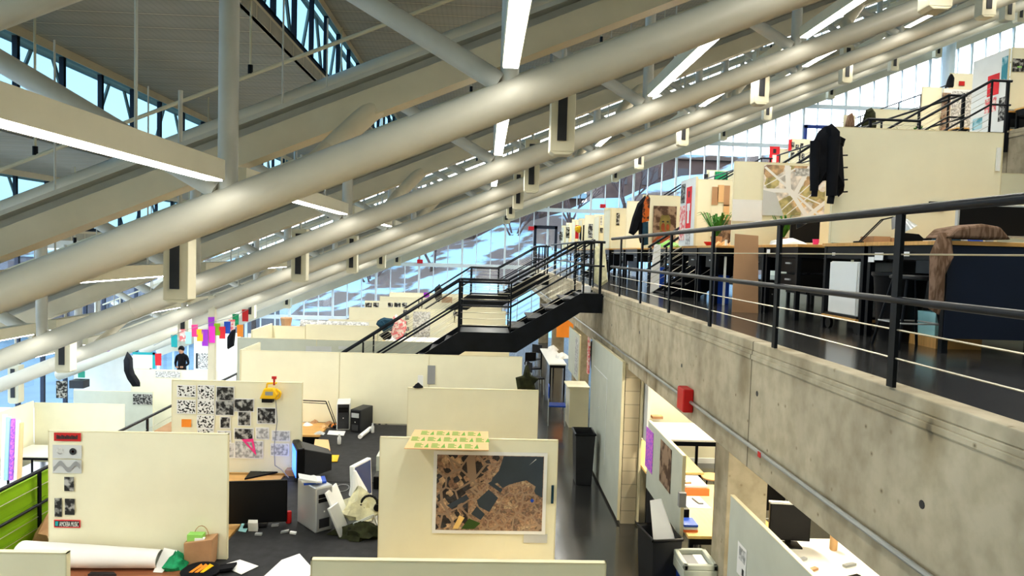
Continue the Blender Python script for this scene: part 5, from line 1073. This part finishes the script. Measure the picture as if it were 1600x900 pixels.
sheet(17.79, 1520, 142, 1530, 208, 'bw_photo', 'narrow dark drawing, right one on the white panel of the high tray', 'drawing', 'drawing')
garment('hanging_coat', 'black_cloth', [(1486, 115), (1489, 122), (1489, 137), (1479, 137), (1481, 124)], 18.9, .1, 'black jacket on a panel corner at the back of the high tray')
sheet(19.19, 1498, 127, 1507, 134, 'red', 'small red print at the back of the high tray', 'print', 'print')
sheetx(10.9, 14.85, 15.2, 7.7, 8.15, 'red_print', 'bright red poster on the pale end panel of the high tray', 'poster', 'poster'); sheetx(10.9, 14.9, 15.25, 7.35, 7.66, 'pink_cloth', 'pink patterned poster below the bright red one', 'poster', 'poster')
sheetx(10.9, 14.63, 14.8, 7.95, 8.45, 'photo_teal', 'teal sky poster on the pale end panel of the high tray', 'poster', 'poster'); sheetx(10.9, 14.63, 14.82, 7.1, 7.6, 'bw_photo', 'dark grey poster below the teal sky poster', 'poster', 'poster')
sheetx(10.9, 15.3, 15.6, 7.05, 7.3, 'photo_teal', 'small blue-grey photo low on the pale end panel', 'photograph', 'photo')
sheet(14.55, 1582, 92, 1606, 112, 'bw_photo', 'dark framed picture with green specks at the right edge', 'picture', 'picture', extra=[('lightgreen', [(.3, .3), (.6, .3), (.6, .42), (.3, .42)])])
for k, (x0, y0, y1) in enumerate(((11.0, 13.6, 14.5), (11.0, 14.65, 15.6), (11.2, 16.6, 17.7), (11.2, 18.0, 19.1))): desk(x0, x0+1.7, y0, y1, ZH, '%s dark drafting desk along the high tray from the front' % ordn[k])
pot(9.95, 16.2, ZH+.04, 1.25, 5, 'small spiky plant on the high tray behind the big bare panel')
struct(MB().box(7.4, 9.5, 14.6, 20, 6.2, 6.4).build('floor_high_extension', 'dark_grey')) if 0 else None
for k, (px, py) in enumerate(((1236, 222), (1243, 226), (1250, 224), (1236, 238), (1246, 236), (1252, 240))): sheet(24.09, px, py, px+5, py+8, 'bw_photo', '%s little dark snapshot left of the black hooded coat' % ordn[k], 'photograph', 'photo')
panel(10.45, 11.15, 24.1, ZH+.04, 8.2, 'pale yellow panel with little snapshots left of the black hooded coat')
sheet(24.09, 1232, 218, 1237, 236, 'red_print', 'narrow red and blue print left of the snapshots', 'print', 'print')

# ================================================================== LOW TRAY ON THE LEFT
LZ = -3.2
LP = [(-13.7, -11.0, 22.0, -1.05, 'panel_cream', 'wide pale cream panel on the low tray behind the left railing'), (-13.6, -11.0, 23.9, -1.05, 'panel_grey', 'wide grey-white panel on the low tray behind the pale cream one'), (-12.2, -9.25, 24.9, -.46, 'panel_cream', 'wide cream panel with a faint notice on the low tray'),
      (-14.8, -12.4, 16.9, -1.0, 'panel_white', 'pale blue-white panel at the left edge of the view'), (-14.9, -12.2, 26.2, -.2, 'panel_white', 'tall white panel against the bright low tray window'), (-12.6, -10.6, 31.2, .1, 'panel_white', 'white panel with a black and white pattern, low tray end'), (-10.4, -8.4, 31.6, .05, 'panel_white', 'pale panel right of the patterned one, low tray end')]
for x0, x1, y, z, m, l in LP: panel(x0, x1, y, LZ+.3, z, l, m)
panel_y(-13.75, 18.6, 22.0, LZ+.3, -1.0, 'cream side panel at the left end of the low tray row')
for k, (x0, y0) in enumerate(((-13.6, 20.5), (-13.5, 29.0), (-8.9, 24.6), (-9.9, 20.5))): table(x0, x0+2.6, y0, y0+1.2, LZ+.92, 'white_top', 'white topped table on the low tray, %s from the front' % ordn[k], base=LZ)
sheet(22.0-.01, 88, 595, 105, 622, 'bw_photo', 'dark printed poster on the tall bright panel at the left', 'poster', 'poster', off=-4.19+4.2)
sheet(23.88, 208, 616, 238, 632, 'bw_photo', 'grey printed strip on the panel behind the left railing', 'poster', 'poster')
sheet(24.88, 243, 580, 282, 590, 'bw_light', 'faint grey notice on the wide cream panel of the low tray', 'notice', 'paper')
sheet(31.18, 306, 552, 333, 576, 'bw_blobs', 'black and white leaf-like pattern sheet on the low tray', 'poster', 'poster', extra=[('dark_grey', [(0, 0), (.12, 0), (.12, 1), (0, 1)])])
s = thing('display_frame', 'turquoise rimmed display frame on the low tray', 'frame', PY(225, 560, 25)); a, b = PY(207, 575, 25), PY(242, 551, 25)
MB().box(a.x, b.x, 25, 25.03, b.z-.08, b.z).box(b.x-.08, b.x, 25, 25.03, a.z, b.z).build('rim', 'teal', s); MB().box(a.x, b.x-.08, 25.03, 25.05, a.z, b.z-.08).build('sheet', 'paper', s)
t = garment('hanging_coat', 'black_cloth', [(199, 549), (205, 556), (207, 575), (210, 590), (219, 598), (219, 604), (207, 604), (200, 594), (194, 578), (193, 563)], 22.8, .12, 'long black coat hanging in front of the bright low tray window')
single('storage_tub', 'dark_grey', MB().box(PY(108, 605, 25).x, PY(130, 605, 25).x, 25, 25.4, PY(120, 607, 25).z, PY(120, 595, 25).z), 'dark box on the low tray beside the mint sheet', 'box')
sheet(25.5, 122, 580, 133, 590, 'mint', 'mint green sheet on the low tray', 'sheet', 'paper')
MBp = MB(); a = PY(12, 690, 17.2)
for k, (px, m, l) in enumerate(((4, 'paper', 'white rolled drawing'), (10, 'cyanish', 'pale blue rolled drawing'), (17, 'pinkpurple', 'pink striped rolled drawing'), (25, 'paper', 'second white rolled drawing'), (30, 'peach', 'cream rolled drawing'))):
    b = PY(px, 712, 17.4); single('drawing_roll', m, MB().tube((b.x, 17.4, b.z-.6), (b.x+.03, 17.45, b.z+1.0-.05*k), .05, 10), l+' standing at the left edge of the view', 'roll', smooth=True)
# bunting across the low tray
cols_ = ['red_print', 'teal', 'pink_cloth', 'cyanish', 'pink', 'yellow', 'purple', 'purple', 'magenta', 'lime', 'red_print', 'blue', 'pink_cloth', 'green', 'orange', 'red']
pos = [(247, 562), (272, 533), (285, 524), (294, 528), (304, 517), (312, 524), (320, 528), (330, 505), (331, 523), (339, 515), (347, 520), (355, 512), (362, 509), (368, 500), (375, 517), (383, 493)]
nm = ['red and white', 'teal', 'faint pink', 'pale teal', 'pink pointed', 'yellow', 'purple', 'violet upper', 'magenta', 'lime', 'red', 'blue', 'pale pink', 'green', 'orange-red', 'bright red topmost']
YB = 19.0
pts = [PY(px, py-8, YB) for px, py in ((240, 548), (285, 525), (330, 512), (360, 505), (390, 490))]
single('flag_line', 'grey_plastic', MB().path(pts, .008, 5), 'thin cord carrying the coloured flags over the low tray', 'cord')
for k, (px, py) in enumerate(pos):
    a = PY(px, py, YB); h = .16 if k not in (8, 6) else .22
    single('bunting_flag', cols_[k], MB().prism([(a.x-.085, YB, a.z+h), (a.x+.085, YB, a.z+h+.01), (a.x+.08, YB+.01, a.z-h), (a.x-.08, YB+.02, a.z-h)], (0, .004, 0)), nm[k]+' paper flag on the cord over the low tray', 'flag', 'coloured paper flags over the low tray')
single('bunting_post', 'housing', MB().box(PY(326, 540, 19.1).x, PY(336, 540, 19.1).x, 19.05, 19.2, -3.2, 2.6), 'tan post behind the coloured flags on the low tray', 'post')
single('hoop_ribbon', 'purple', MB().path([PY(px, py, 20) for px, py in ((160, 545), (168, 547), (176, 541), (181, 533))], .05, 8), 'purple curved ribbon hanging in the bright left corner', 'ribbon')
single('hoop_ribbon', 'purple', MB().path([PY(px, py, 18) for px, py in ((101, 517), (104, 527), (110, 521))], .06, 8), 'purple ribbon hanging beside the left fat tube', 'ribbon')
garment('hanging_coat', 'black_cloth', [(362, 516), (368, 514), (366, 540), (356, 546), (355, 527)], 18.5, .1, 'dark coat hanging below the green paper flag')
# landing where a person stands
struct(MB().box(-12.4, -9.3, 25.5, 27.5, -1.75, -1.6).build('trim_stair_landing', 'panel_white'))
single('landing_frame', 'black_steel', MB().box(-12.3, -12.2, 25.6, 25.7, -3.2, -1.75).box(-9.5, -9.4, 25.6, 25.7, -3.2, -1.75).box(-12.3, -12.2, 27.3, 27.4, -3.2, -1.75).box(-9.5, -9.4, 27.3, 27.4, -3.2, -1.75), 'black steel legs under the low tray landing', 'frame')
px_ = PY(284, 560, 26.2); X0, Y0, Z0 = px_.x, 26.2, -1.6
p = thing('person', 'person in dark clothes and hat standing on the low tray, hands in front', 'person', (X0, Y0, Z0))
me = bpy.data.meshes.new('body'); 
vs = [(0, 0, .93), (0, .01, 1.12), (0, .02, 1.32), (0, .01, 1.46), (0, -.02, 1.56), (0, -.03, 1.68), (.17, .01, 1.42), (.24, .02, 1.15), (.16, -.2, 1.06), (-.17, .01, 1.42), (-.24, .02, 1.15), (-.12, -.2, 1.05), (.1, 0, .88), (.11, -.02, .48), (.12, .02, .07), (.12, -.13, .04), (-.1, 0, .88), (-.11, .0, .48), (-.12, .03, .07), (-.12, -.12, .04)]
ed = [(0, 1), (1, 2), (2, 3), (3, 4), (4, 5), (3, 6), (6, 7), (7, 8), (3, 9), (9, 10), (10, 11), (0, 12), (12, 13), (13, 14), (14, 15), (0, 16), (16, 17), (17, 18), (18, 19)]
rd = [.15, .14, .17, .1, .055, .1, .075, .055, .035, .075, .055, .035, .1, .07, .05, .045, .1, .07, .05, .045]
me.from_pydata(vs, ed, []); bo = bpy.data.objects.new('body', me); col.objects.link(bo); bo.parent = p
sk = bo.modifiers.new('skin', 'SKIN')
for i, r in enumerate(rd): me.skin_vertices[0].data[i].radius = (r, r*.8)
me.skin_vertices[0].data[0].use_root = True
sb = bo.modifiers.new('s', 'SUBSURF'); sb.levels = 1; sb.render_levels = 2; me.materials.append(MT['black_cloth'])
MB().lathe([(.02, -.13), (.075, -.09), (.095, 0), (.09, .08), (.04, .12)], (X0, Y0-.05, Z0+1.64), 16).build('face', 'skin', p, smooth=True)
MB().lathe([(.105, -.02), (.11, .06), (.06, .14), (.02, .15)], (X0, Y0-.035, Z0+1.66), 16).build('hat', 'black_cloth', p, smooth=True)
MB().obox((X0+.1, Y0-.25, Z0+1.06), (.05, 0, 0), (0, .03, 0), (0, 0, .03)).obox((X0-.06, Y0-.25, Z0+1.05), (.045, 0, 0), (0, .03, 0), (0, 0, .028)).build('hand', 'skin', p, bevel=.01)

# ================================================================== LIGHT, SKY, CAMERA
w = bpy.data.worlds.new('sky'); bpy.context.scene.world = w; w.use_nodes = True; N, L = w.node_tree.nodes, w.node_tree.links
bg = N['Background']; tc = N.new('ShaderNodeTexCoord'); sx = N.new('ShaderNodeSeparateXYZ'); L.new(tc.outputs['Generated'], sx.inputs[0])
r = ramp(N, [(0, (.6, .68, .75)), (.49, (.85, .92, 1)), (.56, (1, 1, 1)), (.75, (.72, .88, 1)), (1, (.42, .68, 1))])
mr = N.new('ShaderNodeMapRange'); mr.inputs[1].default_value = -1; L.new(sx.outputs['Z'], mr.inputs[0]); L.new(mr.outputs[0], r.inputs[0])
L.new(r.outputs[0], bg.inputs[0]); bg.inputs[1].default_value = 3.6
sc = bpy.context.scene
sc.view_settings.view_transform = 'Standard'; sc.view_settings.look = 'Medium High Contrast'; sc.view_settings.exposure = .12; sc.view_settings.gamma = 1.0
cy = sc.cycles; cy.max_bounces = 6; cy.diffuse_bounces = 4; cy.glossy_bounces = 3; cy.transparent_max_bounces = 12; cy.use_denoising = True; cy.sample_clamp_indirect = 4
cam = bpy.data.cameras.new('camera'); co = bpy.data.objects.new('camera', cam); col.objects.link(co); sc.camera = co
cam.sensor_width = 36; cam.lens = F/1600*36; cam.clip_end = 500; cam.clip_start = .1
M3 = Matrix((Xd, Yd, Zd))
co.matrix_world = Matrix.Translation((0, 0, EYE)) @ M3.to_4x4()
